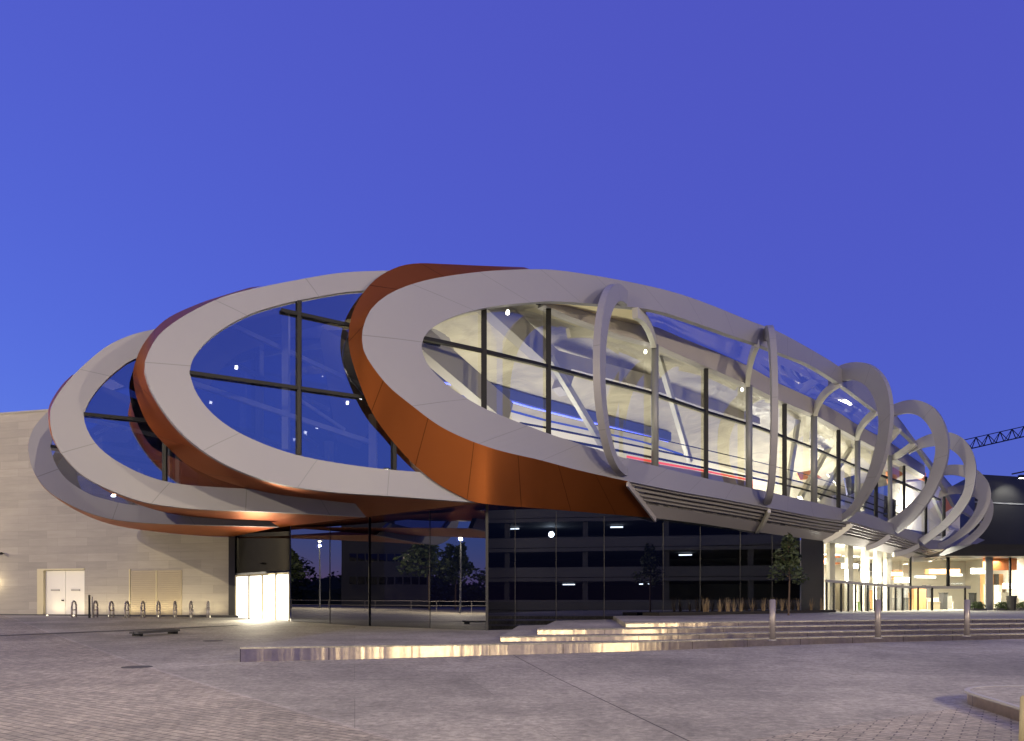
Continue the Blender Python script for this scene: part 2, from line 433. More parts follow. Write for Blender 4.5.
def ceiling_mat():
    m, nt, b = new_mat('gallery_ceiling')
    tc = nt.nodes.new('ShaderNodeTexCoord')
    mp = N(nt, 'ShaderNodeMapping'); mp.inputs['Scale'].default_value = (.35, .35, .9); nt.links.new(tc.outputs['Object'], mp.inputs['Vector'])
    nz = N(nt, 'ShaderNodeTexNoise', Scale=1.1, Detail=5.0, Roughness=.5, Distortion=1.6); nt.links.new(mp.outputs[0], nz.inputs['Vector'])
    nt.links.new(mixc(nt, nz.outputs['Fac'], (.20, .19, .165), (.60, .56, .46)), b.inputs['Base Color'])
    b.inputs['Roughness'].default_value = .35
    bp = N(nt, 'ShaderNodeBump', Strength=.5, Distance=.25); nt.links.new(nz.outputs['Fac'], bp.inputs['Height']); nt.links.new(bp.outputs[0], b.inputs['Normal'])
    return m
M['ceiling'] = ceiling_mat()

# ------------------------------------------------------------------ camera
cam = bpy.data.objects.new('camera', bpy.data.cameras.new('camera')); COL.objects.link(cam)
cam.location = (0, 0, EYE); cam.rotation_euler = (R(90), 0, 0)
cam.data.sensor_width = 36; cam.data.lens = F_PX * 36 / 1024; cam.data.shift_y = (HZ - 370.5) / 1024; cam.data.clip_end = 3000
scene.camera = cam

# ------------------------------------------------------------------ sky and lights
w = bpy.data.worlds.new('World'); scene.world = w; w.use_nodes = True
nt = w.node_tree; bg = nt.nodes['Background']
sky = nt.nodes.new('ShaderNodeTexSky'); sky.sky_type = 'NISHITA'; sky.sun_disc = False
SUN_EL, SUN_AZ = R(1.5), R(-60)
sky.sun_elevation = SUN_EL; sky.sun_rotation = SUN_AZ; sky.air_density = 1.0; sky.dust_density = .3; sky.ozone_density = 6.0
bl = nt.nodes.new('ShaderNodeMix'); bl.data_type = 'RGBA'; bl.blend_type = 'MULTIPLY'; bl.inputs[0].default_value = 1
bl.inputs[7].default_value = (2.2, 1.5, 1.4, 1)
nt.links.new(sky.outputs[0], bl.inputs[6])
ad = nt.nodes.new('ShaderNodeMix'); ad.data_type = 'RGBA'; ad.blend_type = 'ADD'; ad.inputs[0].default_value = 1     # even blue of the dusk air
ad.inputs[7].default_value = (.50, .44, 2.85, 1)
nt.links.new(bl.outputs[2], ad.inputs[6]); nt.links.new(ad.outputs[2], bg.inputs['Color'])
bg.inputs['Strength'].default_value = .15

sun = bpy.data.objects.new('afterglow_sun', bpy.data.lights.new('afterglow_sun', 'SUN')); COL.objects.link(sun)
sun.data.energy = .02; sun.data.angle = R(20); sun.data.color = (1, .9, .78)
sun.rotation_euler = (R(88), 0, R(60))
def light(name, kind, loc, energy, col, size=.4, target=None, sizey=None):
    d = bpy.data.lights.new(name, kind); d.energy = energy; d.color = col
    o = bpy.data.objects.new(name, d); COL.objects.link(o); o.location = loc
    if kind == 'POINT': d.shadow_soft_size = size
    if kind == 'AREA':
        d.shape = 'RECTANGLE'; d.size = size; d.size_y = sizey or size
    if kind == 'SPOT':
        d.shadow_soft_size = size; d.spot_size = R(110); d.spot_blend = .8
    if target is not None:
        o.rotation_euler = (Vector(target) - Vector(loc)).to_track_quat('-Z', 'Y').to_euler()
    return o

# ------------------------------------------------------------------ ground
mb = MB()
xs = [-420, -200, -100, -60, -40, -25, -15, -8, 0, 8, 15, 25, 40, 60, 100, 200, 420]
ys = [-420, -200, -90, -60, -30, -10, 0, 6, 10, 14, 16, 18, 20, 21.5, 23, 26.5, 30, 33, 36.6, 41, 45, 52, 60, 90, 200, 600]
idx = {}
for j, y in enumerate(ys):
    for i, x in enumerate(xs): idx[i, j] = mb.vert((x, y, g(y)))
for j in range(len(ys) - 1):
    for i in range(len(xs) - 1):
        mb.f.append([idx[i, j], idx[i + 1, j], idx[i + 1, j + 1], idx[i, j + 1]]); mb.uv.append(None)
structure(mb.build('plaza', M['paving'], smooth=True))

# drain channel in the plaza
mb = MB(); P, Q = ground_at(-30, 637.5), ground_at(236, 626)
n = 14
A = [P.lerp(Q, k / n) for k in range(n + 1)]
for p in A: p.z = g(p.y) + .014
B = [p + Vector((.06, .75, 0)) for p in A]
for p in B: p.z = g(p.y) + .014
mb.strip(A, B); structure(mb.build('drain_channel', M['concrete_dark']))

# ------------------------------------------------------------------ terrace and steps
FAR = Vector((DB(1080) * ray(1080), DB(1080)))
def inward(p, dist): # beyond the base glass
    return (p[0] - .644 * dist, p[1] + .765 * dist)
R1 = [ground_at(*q) for q in ((240, 662), (480, 655.6), (641, 650.9), (773, 645.6), (889, 642), (1018, 638.8), (1100, 637.2))]
Z1, Z2, Z3, Z4 = .345, .493, .65, .79
R2 = [on_level(px, py, Z1) for px, py in ((500, 642), (560, 641.2), (641, 640.1), (744, 637.9), (889, 634.8), (1010, 632.9), (1100, 631.6))]
R3 = [on_level(px, py, Z2) for px, py in ((537, 634.6), (641, 633.6), (744, 631.8), (889, 629.2), (1006, 627.7), (1100, 626.8))]
R4 = [on_level(px, py, Z3) for px, py in ((625, 627.2), (744, 625.8), (889, 623.8), (1002, 622.7), (1100, 621.9))]
terr = structure(MB().build('terrace', M['tread'])) if False else None
def level(name, front, zt, back, zfront=None):
    if zfront is None: zfront = [zt] * len(front)
    fine = smooth_curve([(p.x, p.y, z) for p, z in zip(front, zfront)], 40)
    front = [Vector((p.x, p.y, 0)) for p in fine]; zfront = [p.z for p in fine]
    mb = MB()
    poly = [(p.x, p.y, (zfront[k] if zfront else zt)) for k, p in enumerate(front)] + [(q[0], q[1], zt) for q in back]
    # convexity is not guaranteed: build the top as a fan between front and back rows
    mb.prism(poly, -.3, zt)
    o = mb.build(name, M['tread']); recalc(o); structure(o)
    # steel facing of the riser, proud of the slab, and its thin stone nosing
    mr = MB(); A = []; Bq = []
    for k, p in enumerate(front):
        d = (front[min(k + 1, len(front) - 1)] - front[max(k - 1, 0)]); nrm = Vector((d.y, -d.x, 0)).normalized()
        zt_k = zfront[k] if zfront else zt
        A.append(Vector((p.x, p.y, zt_k - .035)) + nrm * .02); Bq.append(Vector((p.x, p.y, -.25)) + nrm * .02)
    mr.strip(A, Bq)
    l = front[0]; d = Vector((back[-1][0] - l.x, back[-1][1] - l.y, 0)).normalized()
    mr.strip([Vector((A[0].x + d.x * 1.6, A[0].y + d.y * 1.6, A[0].z)), A[0]], [Vector((A[0].x + d.x * 1.6, A[0].y + d.y * 1.6, -.25)), Bq[0]])
    mr.build('steel_riser', M['riser'], parent=o, smooth=True)
    return o
backpts = [(FAR.x - 1, FAR.y + 1), inward((20, 45.4), 1.0), inward(CORNER, 1.0)]
level('terrace', R1, Z1, backpts + [(-6.5, 34.0)], [.37, .355] + [Z1] * 5)
level('step', R2, Z2, backpts[:2] + [inward((1.0, 29.4), 1)])
level('step', R3, Z3, backpts[:2] + [inward((2.6, 30.8), 1)])
level('step', R4, Z4, backpts[:2] + [inward((5.2, 33.0), 1)])

# ------------------------------------------------------------------ the shopping centre
SC = empty('shopping_centre', (CORNER[0], CORNER[1], .38),
           'glass shopping centre of overlapping copper edged white oval shells with rings along its long gallery', 'shopping centre')

def face_shell(outer_top, outer_bot, hole_top, hole_bot, depth, thick, n=40, name='shell_face'):
    """curves run from the right end over the top to the tip, then along the bottom to the right end"""
    ot, obm = smooth_curve(outer_top, n), smooth_curve(outer_bot, n)
    ht, hb = smooth_curve(hole_top, n), smooth_curve(hole_bot, n)
    # join smoothly through the tip
    O = smooth_curve([tuple(p) for p in ot[::3]] + [tuple(p) for p in obm[::3][1:]], 2 * n)
    O = [at(p.x, p.y, depth(p.x)) for p in ot + obm[1:]]
    H = [at(p.x, p.y, depth(p.x)) for p in ht + hb[1:]]
    offs = []
    for k in range(len(O)):
        offs.append(thick(O[k]) if callable(thick) else thick)
    mb = MB(); mb.ribbon(O, H, offs)
    o = mb.build(name, M['white'], SC); recalc(o)
    sm = o.data
    return o, O, H

def copper(parent, face_px, rim_px, fdepth, rdepth, n=70):
    a = smooth_curve(face_px, n); b = smooth_curve(rim_px, n)
    A = [at(p.x, p.y, fdepth(p.x)) for p in a]
    Bv = [at(p.x, p.y, rdepth(p.x, k / (n - 1))) for k, p in enumerate(b)]
    mb = MB()
    rows = 3; us = [0.0]
    for x, y in zip(A, A[1:]): us.append(us[-1] + (y - x).length)
    prev = A
    for r_ in range(1, rows + 1):
        t = r_ / rows
        cur = [x.lerp(y, t) for x, y in zip(A, Bv)]
        mb.strip(prev, cur, us=us); prev = cur
    o = mb.build('copper_band', M['copper'], parent, smooth=True)
    md = o.modifiers.new('weld', 'WELD'); md.merge_threshold = .002
    return o, Bv

# ---- shells two to four: flat oval faces
TW = 1.65
hyp = math.hypot(TW, 1); NIN2 = Vector((-1 / hyp, TW / hyp, 0)); DIR2 = Vector((TW / hyp, 1 / hyp, 0))
def planar(P, tw=TW): return line_depth(P, tw)
P2, P3, P4 = (-1.325, 26.5), (-5.5, 28.0), (-10.24, 32.5)
D2, D3, D4 = planar(P2, 1.75), planar(P3), planar(P4)

def closing_roof(parent, rim, drop=1.5, run=9, frac=.6):
    top = rim[:min(range(len(rim)), key=lambda k: rim[k].x / rim[k].y) - 2]
    back = [p + Vector((run * .62, run * .78, -drop)) for p in top]
    for p in back: p.z = max(p.z, 4.5)
    mb = MB(); mb.strip(top, back)
    return mb.build('roof', M['roof'], parent, smooth=True)

def pane(parent, top, bot, depth, n=50):
    T = [at(p.x, p.y, depth(p.x)) for p in smooth_curve(top, n)][::-1]; Bt = [at(p.x, p.y, depth(p.x)) for p in smooth_curve(bot, n)]
    mb = MB(); mb.strip(T, Bt)
    return mb.build('window_glass', M['blueglass'], parent)
def glaze(parent, H, off, mat):
    """pane filling a hole whose outline is H: top half and bottom half paired"""
    n = len(H) // 2
    T = [p + off for p in H[:n + 1]]; Bt = [p + off for p in H[::-1][:n + 1]]
    mb = MB(); mb.strip(T, Bt)
    return mb.build('window_glass', mat, parent)

# shell 2
S2, O2, H2 = face_shell(
    [(470, 268), (430, 268), (390, 270.4), (340.5, 272.8), (288, 281.6), (246, 290.4), (217.7, 299), (182.6, 316.7), (158, 336), (145.8, 358.8), (144.8, 371)],
    [(144.8, 371), (151, 390), (165, 413), (182.6, 434), (207, 453.5), (235, 469), (270.4, 481.6), (305.4, 488.6), (340.5, 492.8), (390, 496), (430, 499), (475, 502.5)],
    [(450, 291), (400, 288.5), (361.6, 290.7), (340.5, 292.8), (305.4, 299), (281, 304.4), (252.8, 313), (228, 325.4), (207, 341), (193, 358.8), (189.6, 372.8)],
    [(189.6, 372.8), (195, 390), (207, 408), (224.7, 423.7), (245.8, 436), (270.4, 446.5), (298.4, 455.3), (333.5, 462.3), (375.6, 468.2), (420, 472), (460, 474)],
    D2, NIN2 * .22)
def rd2(px, t): return D2(px) + 2.2 + 5.8 * max(0, (t - .5) / .5)
cb, rim2 = copper(S2,
    [(262, 286), (217.7, 299), (182.6, 316.7), (158, 336), (145.8, 358.8), (144.8, 371), (151, 390), (165, 413), (182.6, 434), (207, 453.5), (235, 469), (270.4, 481.6), (305.4, 488.6), (340.5, 492.8), (390, 496), (430, 499), (475, 502.5)],
    [(250, 287.5), (228, 294), (196.7, 304.4), (165, 320), (144, 343), (134.2, 365.8), (133.5, 381.6), (138.8, 404.4), (151, 429), (175.6, 455), (200, 474.6), (224.7, 486.8), (245.8, 494.6), (270, 500), (308, 508), (366, 516.5)],
    D2, rd2)
closing_roof(S2, rim2, frac=.42)
def DG2(px): return D2(px) + .12
def DG3(px): return D3(px) + .12
HT2_ = [(385, 289), (361.6, 290.7), (340.5, 292.8), (305.4, 299), (281, 304.4), (252.8, 313), (228, 325.4), (207, 341), (193, 358.8), (189.6, 372.8)]
HB2_ = [(189.6, 372.8), (195, 390), (207, 408), (224.7, 423.7), (245.8, 436), (270.4, 446.5), (298.4, 455.3), (333.5, 462.3), (375.6, 468.2), (425, 472.5)]
pane(S2, HT2_, HB2_, DG2)

# shell 3
S3, O3, H3 = face_shell(
    [(330, 310), (240, 313), (190, 320), (151.7, 329.7), (132.3, 334.6), (108, 345.5), (83.7, 365), (64.3, 385.6), (52, 405), (50, 417)],
    [(50, 417), (52, 434), (61.4, 452.6), (80.7, 473.7), (105, 487.7), (140, 501), (175.4, 507), (210, 509.8), (260, 511.6), (310, 514), (366, 517)],
    [(320, 338), (240, 336), (180, 344), (134.7, 358.9), (117.7, 369.8), (100.7, 385.6), (88.6, 402.6), (83.7, 414.7)],
    [(83.7, 414.7), (86, 427), (95.9, 443.9), (112.9, 458.5), (137.2, 471.8), (161.4, 480.3), (185.7, 484.7), (224.6, 487.6), (280, 490), (345, 491)],
    D3, NIN2 * .22)
def rd3(px, t): return D3(px) + 1.0 + 1.4 * min(1, t / .4) + 8.7 * max(0, (t - .5) / .5)
cb, rim3 = copper(S3,
    [(76, 374), (64.3, 385.6), (52, 405), (50, 417), (52, 434), (61.4, 452.6), (80.7, 473.7), (105, 487.7), (140, 501), (175.4, 507), (210, 509.8), (260, 511.6), (310, 514), (366, 517)],
    [(72, 375), (61, 386), (49.5, 405), (48.5, 420), (51.8, 437), (60.5, 452.6), (73.7, 468.4), (91.2, 480.7), (108.8, 492), (140, 505), (168.4, 513), (210.5, 520.5), (231.6, 522.5), (279, 527)],
    D3, rd3)
closing_roof(S3, rim3, frac=.25)
pane(S3, [(320, 338), (240, 336), (180, 344), (134.7, 358.9), (117.7, 369.8), (100.7, 385.6), (88.6, 402.6), (83.7, 414.7)],
     [(83.7, 414.7), (86, 427), (95.9, 443.9), (112.9, 458.5), (137.2, 471.8), (161.4, 480.3), (185.7, 484.7), (224.6, 487.6), (280, 490), (345, 491)], DG3)

# shell 4
S4, O4, H4 = face_shell(
    [(200, 352), (130, 362), (90, 380), (66, 396), (49, 410.5), (35, 426), (29, 440), (28.2, 450)],
    [(28.2, 450), (31.6, 466.7), (40.4, 482.5), (52.6, 494), (70, 504.4), (87.7, 512.3), (108.8, 518.4), (130, 521.5), (158, 523.5), (210.5, 525.3), (279, 527)],
    [(190, 382), (130, 385), (90, 402), (66, 420), (54, 434), (50.5, 448)],
    [(50.5, 448), (54.4, 461.4), (63, 475.4), (75.4, 486), (91, 494.7), (105, 499), (122.8, 503.5), (150, 506.5), (200, 508), (250, 509)],
    D4, NIN2 * .22)
def rd4(px, t):
    a = D4(px) + 2.2; wdep = DWALL(px) - .03
    k = min(1, max(0, (t - .25) / .4)); return a + (wdep - a) * k
cb, rim4 = copper(S4,
    [(35, 426), (29, 440), (28.2, 450), (31.6, 466.7), (40.4, 482.5), (52.6, 494), (70, 504.4), (87.7, 512.3), (108.8, 518.4), (130, 521.5), (158, 523.5), (210.5, 525.3), (279, 527)],
    [(36, 427), (30.5, 440), (29, 451), (32.5, 469), (42, 485.5), (56, 497.8), (73.7, 509.2), (94.7, 519), (112.3, 524.6), (130, 528.2), (158, 532), (196.5, 535.5), (232, 536.8)],
    D4, rd4)
glaze(S4, H4, NIN2 * .2, M['blueglass'])

# mullions and inner bracing of the flat shells
def bar_px(name, pa, pb, depth, w, h, mat, parent, off=0.0):
    a = at(pa[0], pa[1], depth(pa[0]) + off); b = at(pb[0], pb[1], depth(pb[0]) + off)
    mb = MB(); mb.bar(a, b, w, h); return mb.build(name, mat, parent)
bar_px('mullion', (299.6, 301), (299.6, 455), DG2, .11, .12, M['dark'], S2, -.1)
bar_px('transom', (189.5, 372.5), (440, 408), DG2, .10, .10, M['dark'], S2, -.1)
bar_px('transom', (281, 310), (440, 345), DG2, .10, .10, M['dark'], S2, -.1)
bar_px('mullion', (395, 290), (395, 470), DG2, .11, .12, M['dark'], S2, -.1)
bar_px('mullion', (165.3, 340), (165.3, 481), DG3, .10, .12, M['dark'], S3, -.1)
bar_px('transom', (83.7, 414), (215, 427), DG3, .10, .10, M['dark'], S3, -.1)
bar_px('transom', (50.5, 446), (160, 462), D4, .10, .10, M['dark'], S4, -.1)
bar_px('brace', (286, 306), (286, 450), DG2, .22, .22, M['pale_steel'], S2, 1.3)
bar_px('brace', (225, 322), (362, 386), DG2, .14, .14, M['pale_steel'], S2, 1.5)
bar_px('brace', (188, 382), (372, 443), DG2, .16, .16, M['pale_steel'], S2, 1.2)
bar_px('brace', (300, 400), (345, 430), DG2, .10, .10, M['pale_steel'], S2, 1.8)
bar_px('brace', (373, 415), (373, 480), DG2, .26, .26, M['yellow'], S2, .9)
bar_px('brace', (168.5, 340), (168.5, 490), DG3, .18, .18, M['pale_steel'], S3, .9)
bar_px('brace', (86, 419), (162, 437), DG3, .12, .12, M['pale_steel'], S3, 1.0)
bar_px('brace', (105, 380), (165, 352), DG3, .12, .12, M['pale_steel'], S3, 1.4)
bar_px('brace', (178, 440), (178, 490), DG3, .14, .14, M['pale_steel'], S3, 1.0)
for S, O, px0 in ((S2, O2, 255), (S3, O3, 80), (S4, O4, 40)):
    n_ = 40; A = [p + NIN2 * .2 for p in O[:n_] if CX + p.x / p.y * F_PX > px0]
    mb = MB(); mb.strip(A, [p + Vector((.6, 2.6, -.3)) for p in A]); mb.build('roof', M['roof'], S, smooth=True)
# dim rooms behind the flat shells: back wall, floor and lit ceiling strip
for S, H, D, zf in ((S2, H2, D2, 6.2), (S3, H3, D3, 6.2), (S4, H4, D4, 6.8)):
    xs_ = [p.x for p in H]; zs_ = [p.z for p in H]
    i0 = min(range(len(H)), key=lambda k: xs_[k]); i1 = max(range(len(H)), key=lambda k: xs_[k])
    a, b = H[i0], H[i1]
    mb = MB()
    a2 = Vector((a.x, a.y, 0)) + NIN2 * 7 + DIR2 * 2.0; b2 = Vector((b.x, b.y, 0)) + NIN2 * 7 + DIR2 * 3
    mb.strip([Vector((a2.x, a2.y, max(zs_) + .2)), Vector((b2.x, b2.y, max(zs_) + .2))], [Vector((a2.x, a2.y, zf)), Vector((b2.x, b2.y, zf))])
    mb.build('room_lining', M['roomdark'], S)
mb = MB(); c0, c1 = at(345, 300, DG2(345) + .5), at(440, 300, DG2(440) + .5)
mb.strip([c0 + Vector((0, 0, .45)), c1 + Vector((0, 0, .8))], [c0 + NIN2 * 3 + Vector((0, 0, -.1)), c1 + NIN2 * 3])
mb.build('lit_ceiling', M['cream'], S2)
for px, py in ((236.5, 366), (347.5, 401.5), (361, 396)):
    mb = MB(); p = at(px, py, DG2(px) + .8); mb.tube(p, p + Vector((0, -.03, -.1)), .05, .05, 8); mb.build('spot_lamp', M['spot'], S2)
light('dim_room_light', 'POINT', tuple(at(380, 330, D2(380) + 3)), 120, (1, .85, .55), .03)

# ---- shell 1: the long gallery front
def th1(p): return Vector((-.6, .8, 0)) * .28
OT1 = [(985, 525), (960, 495), (931, 461), (913, 437), (895, 413.5), (870, 389), (841, 368), (820, 354.6), (779, 332), (749, 320.5), (711, 305), (673, 292), (624, 280.8), (564.6, 271), (529.5, 269.3), (480, 271.8), (427.7, 279.8), (392.6, 292), (372, 308), (363.5, 326), (362, 340)]
OB1 = [(362, 340), (366, 356), (385.6, 383), (410, 404), (445, 429), (491, 448), (540, 460), (577.8, 470), (627, 481), (680, 491.8), (716.7, 498), (769.6, 508), (815.6, 517), (851, 522), (872, 528.5), (896, 535), (924, 545.5), (946, 556), (985, 540)]
HT1 = [(955, 506), (944, 487), (931, 466), (913.4, 442), (895.6, 426), (875, 410), (837.7, 382.4), (808.6, 364.6), (776, 351.6), (756, 343.5), (733, 336), (695.6, 322.7), (658, 311), (620, 306), (560, 301.5), (530, 302.5), (490, 307), (455, 316), (432, 328), (423.5, 338), (421.5, 346)]
HB1 = [(421.5, 346), (424, 357), (432, 370), (452, 388.6), (480, 406), (505, 417), (550.5, 434.2), (602, 451), (627, 458.6), (660, 467), (697.8, 476.5), (754.5, 488.8), (800, 499), (843.8, 509), (869, 514.4), (893, 524), (918, 533), (940, 541), (955, 530)]
S1, O1, H1 = face_shell(OT1, OB1, HT1, HB1, DF, th1, n=70)
def rd1(px, t):
    if px > 472:
        k = min(1, (px - 472) / 78); k = k * k * (3 - 2 * k); a0_ = D2(472) - .1
        return a0_ + (DB(max(px, 488)) - .02 - a0_) * k
    return min(D2(px) - .1, DF(px) + .65 + (DL(480) - DF(480) - .7) * max(0, (px - 352) / 128) ** 1.6 * (1 if t > .4 else 0))
cb, rim1 = copper(S1,
    [(530, 269.3), (480, 271.8), (427.7, 279.8), (392.6, 292), (372, 308), (363.5, 326), (362, 340), (366, 356), (385.6, 383), (410, 404), (445, 429), (491, 448), (540, 460), (577.8, 470), (627, 481)],
    [(524, 267.2), (480, 265.6), (445, 264), (417, 263.3), (396, 267.5), (375, 279.8), (359.3, 299), (350.5, 320), (348.8, 344.7), (355.8, 372.8), (369.8, 408), (385.6, 432.5), (410, 460.5), (434.7, 481.6), (459.3, 495.6), (483, 503.5), (560, 510), (655, 518)],
    DF, rd1, n=90)
# roof over the gallery, from the top band back
top_idx = [k for k in range(70) if 400 < CX + O1[k].x / O1[k].y * F_PX < 655]
mb = MB(); A = [O1[k] + Vector((-.6, .8, 0)) * .3 for k in top_idx]
mb.strip(A, [p + Vector((.08, 1, 0)) * 10 + Vector((0, 0, -.2)) for p in A]); mb.build('roof', M['roof'], SC, smooth=True)

def wp(px, py, off=0.0): return at(px, py, DF_off(px, lerp_tab(REC, px) + off))
# vertical glazing (one sheet up to the fascia)
GT = [(421, 334), (440, 318), (470, 306), (500, 300), (540, 303), (560, 314), (593.7, 325), (620, 335), (656, 344.4), (703, 365), (752, 386), (776, 398.6), (815, 414.8), (857, 438), (890, 455), (915, 468), (945, 492)]
GB = [(421, 352), (432, 374), (452, 393), (480, 410), (505, 421), (550, 439), (602, 456), (627, 463), (660, 472), (698, 481), (754, 494), (800, 504), (844, 514), (869, 520), (893, 529), (918, 538), (945, 546)]
def resamp_x(pts, xs):
    return [(x, lerp_tab(pts, x)) for x in xs]
xsG = [421 + k * (945 - 421) / 90 for k in range(91)]
mb = MB(); mb.strip([wp(*p) for p in resamp_x(GT, xsG)], [wp(*p) for p in resamp_x(GB, xsG)])
GAL = mb.build('gallery_glass', M['clear'], SC)
# transom running the whole length
TRM = [(421.5, 338), (480.7, 350.5), (520, 360), (530, 362), (590, 377.7), (650, 392.8), (703, 411), (760, 428), (813, 448), (859, 468), (900, 482), (940, 500)]
xsT = [421.5 + k * (940 - 421.5) / 60 for k in range(61)]
mb = MB(); mb.path([wp(x, y, -.06) for x, y in resamp_x(TRM, xsT)], .16, .12); mb.build('transom', M['dark'], GAL)
for px, wd, kind in ((484, .2, 'm'), (548.5, .2, 'm'), (655, .34, 'c'), (706, .2, 'm'), (749, .36, 'c'), (784.5, .22, 'm'), (814, .38, 'c'), (838.5, .22, 'm'), (857.5, .36, 'c'), (876, .2, 'm'), (890, .3, 'c'), (904, .14, 'm'), (926, .14, 'm'), (944, .2, 'm')):
    t, b = lerp_tab(GT, px), lerp_tab(GB, px) + 3
    mb = MB()
    if kind == 'm':
        mb.bar(wp(px, t, -.1), wp(px, b, -.1), wd, .16); mb.build('mullion', M['dark'], GAL)
    else:
        a, b_ = wp(px, t + 1, -.25), wp(px, b, -.25); a.x, a.y = b_.x, b_.y
        mb.tube(a, b_, wd / 2, None, 16); mb.build('column', M['steel'], GAL, smooth=True)
# spot lamps at the column heads
for px, py in ((645.5, 350.5), (742, 388.5), (508, 311)):
    mb = MB(); p = wp(px, py, .35); mb.tube(p, p + Vector((-.02, -.08, -.12)), .06, .075, 10)
    mb.build('spot_lamp', M['spot'], GAL)
# fascia beam above the glazing
FU = [(545, 302.5), (569, 306), (594, 313), (615, 319.5), (643, 325.5), (656, 326.5), (682, 338), (714.5, 351), (748.5, 366), (778, 383), (813, 398.6), (838, 412), (857, 424.5), (890, 442), (925, 466)]
FL = [(545, 305), (569, 316), (593.7, 325), (620, 335), (656, 344.6), (703, 365.2), (752, 386.2), (776, 398.8), (815, 415), (857, 438.2), (890, 455.2), (925, 476)]
xsF = [545 + k * (925 - 545) / 70 for k in range(71)]
A = [wp(x, y, -.3) for x, y in resamp_x(FU, xsF)]; Bq = [wp(x, y, -.3) for x, y in resamp_x(FL, xsF)]
mb = MB(); mb.ribbon(A, Bq, Vector((-.6, .8, 0)) * .45)
FAS = mb.build('fascia_beam', M['fascia'], SC); recalc(FAS)
mb = MB(); A = [wp(x, lerp_tab(FU, x) + .5, .15) for x in xsF if x > 640]
mb.strip(A, [p + Vector((-.6, .8, 0)) * 12 + Vector((0, 0, -.4)) for p in A]); mb.build('roof', M['roof'], SC, smooth=True)
# canopy between the top band and the fascia: opaque lining at the left, glass further right
def hole_top(x): return lerp_tab(sorted(HT1), x)
def canopy(x0, x1, n, name, mat, parent, bulge=0.0):
    xs = [x0 + k * (x1 - x0) / n for k in range(n + 1)]
    A = [at(x, hole_top(x) - 1.5, DF(x) + .12) for x in xs]
    Bc = [wp(x, lerp_tab(FU, x) + 1, -.2) for x in xs]
    mb = MB(); prev = A
    for r_ in range(1, 5):
        t = r_ / 4; cur = [a.lerp(b, t) + Vector((0, 0, bulge * math.sin(math.pi * t))) for a, b in zip(A, Bc)]
        mb.strip(prev, cur); prev = cur
    return mb.build(name, mat, parent, smooth=True)
canopy(548, 646, 16, 'canopy_lining', M['cream'], FAS)
CAN = canopy(646, 931, 44, 'canopy_glass', M['canopyglass'], FAS, .25)
for (a, m, b) in (((635, 313), (646, 323), (654, 344)), ((757, 343.5), (750.5, 362), (747.5, 384)), ((840, 383), (823, 396), (815, 414)), ((877, 411), (863, 424), (857, 438)), ((899, 428), (886, 443), (877, 449)), ((915, 443), (903, 452), (893, 458))):
    pa, pb = at(a[0], a[1], DF(a[0]) + .05), wp(b[0], b[1], -.33)
    mid_y = (pa.y + pb.y) / 2; pm = at(m[0], m[1], mid_y)
    pts = [((1 - t) ** 2) * pa + 2 * t * (1 - t) * (2 * pm - .5 * (pa + pb)) + t * t * pb for t in (k / 10 for k in range(11))]
    mb = MB(); mb.path(pts, .24, .42); mb.build('canopy_rib', M['pale_steel'], FAS)
# gallery floor edge, balustrade and red light line
FZ = 7.15
xsR = [520 + k * (900 - 520) / 50 for k in range(51)]
def wplan(px, off):
    Y = DF_off(px, lerp_tab(REC, px) + off); return Vector((ray(px) * Y, Y, 0))
mb = MB()
xsQ = [x for x in xsG if x > 500]
mb.strip([wplan(x, .05) + Vector((0, 0, 6.85)) for x in xsQ], [wplan(x, .05) + Vector((-.45, .89, 0)) * 6 + Vector((0, 0, 6.85)) for x in xsQ])
mb.build('gallery_floor', M['deckfloor'], SC)
HR = [(520, 423), (548, 428), (620, 442.5), (660, 451), (700, 459.5), (760, 472.5), (800, 482), (860, 500), (900, 514)]
mb = MB(); mb.path([wp(x, y, .25) for x, y in resamp_x(HR, xsR)], .07, .07); RL = mb.build('handrail', M['dark'], SC)
mb = MB(); mb.path([wp(x, y - 13 * 28 / DF(x), .28) for x, y in resamp_x(HR, xsR[10:])], .04, .04)
mb.path([wp(x, y + 9 * 28 / DF(x), .28) for x, y in resamp_x(HR, xsR[4:])], .05, .10); mb.build('guard_rail', M['dark'], RL)
RD = [(627, 456.5), (660, 463), (700, 470), (752, 480.5)]
xs_ = [627 + k * 2.5 for k in range(51)]
mb = MB(); mb.path([wp(x, y, .5) for x, y in resamp_x(RD, xs_)], .05, .10)
p = wp(752, 480.5, .5); mb.bar(p, p + Vector((0, 0, -.75)), .09, .05); mb.build('red_light_line', M['led_red'], SC)
mb = MB(); A = [wp(x, y + 1.5, .55) for x, y in resamp_x(RD, xs_)]
mb.strip(A, [q + Vector((0, 0, -1.0)) for q in A]); mb.build('balustrade_panel', M['deckfloor'], SC)

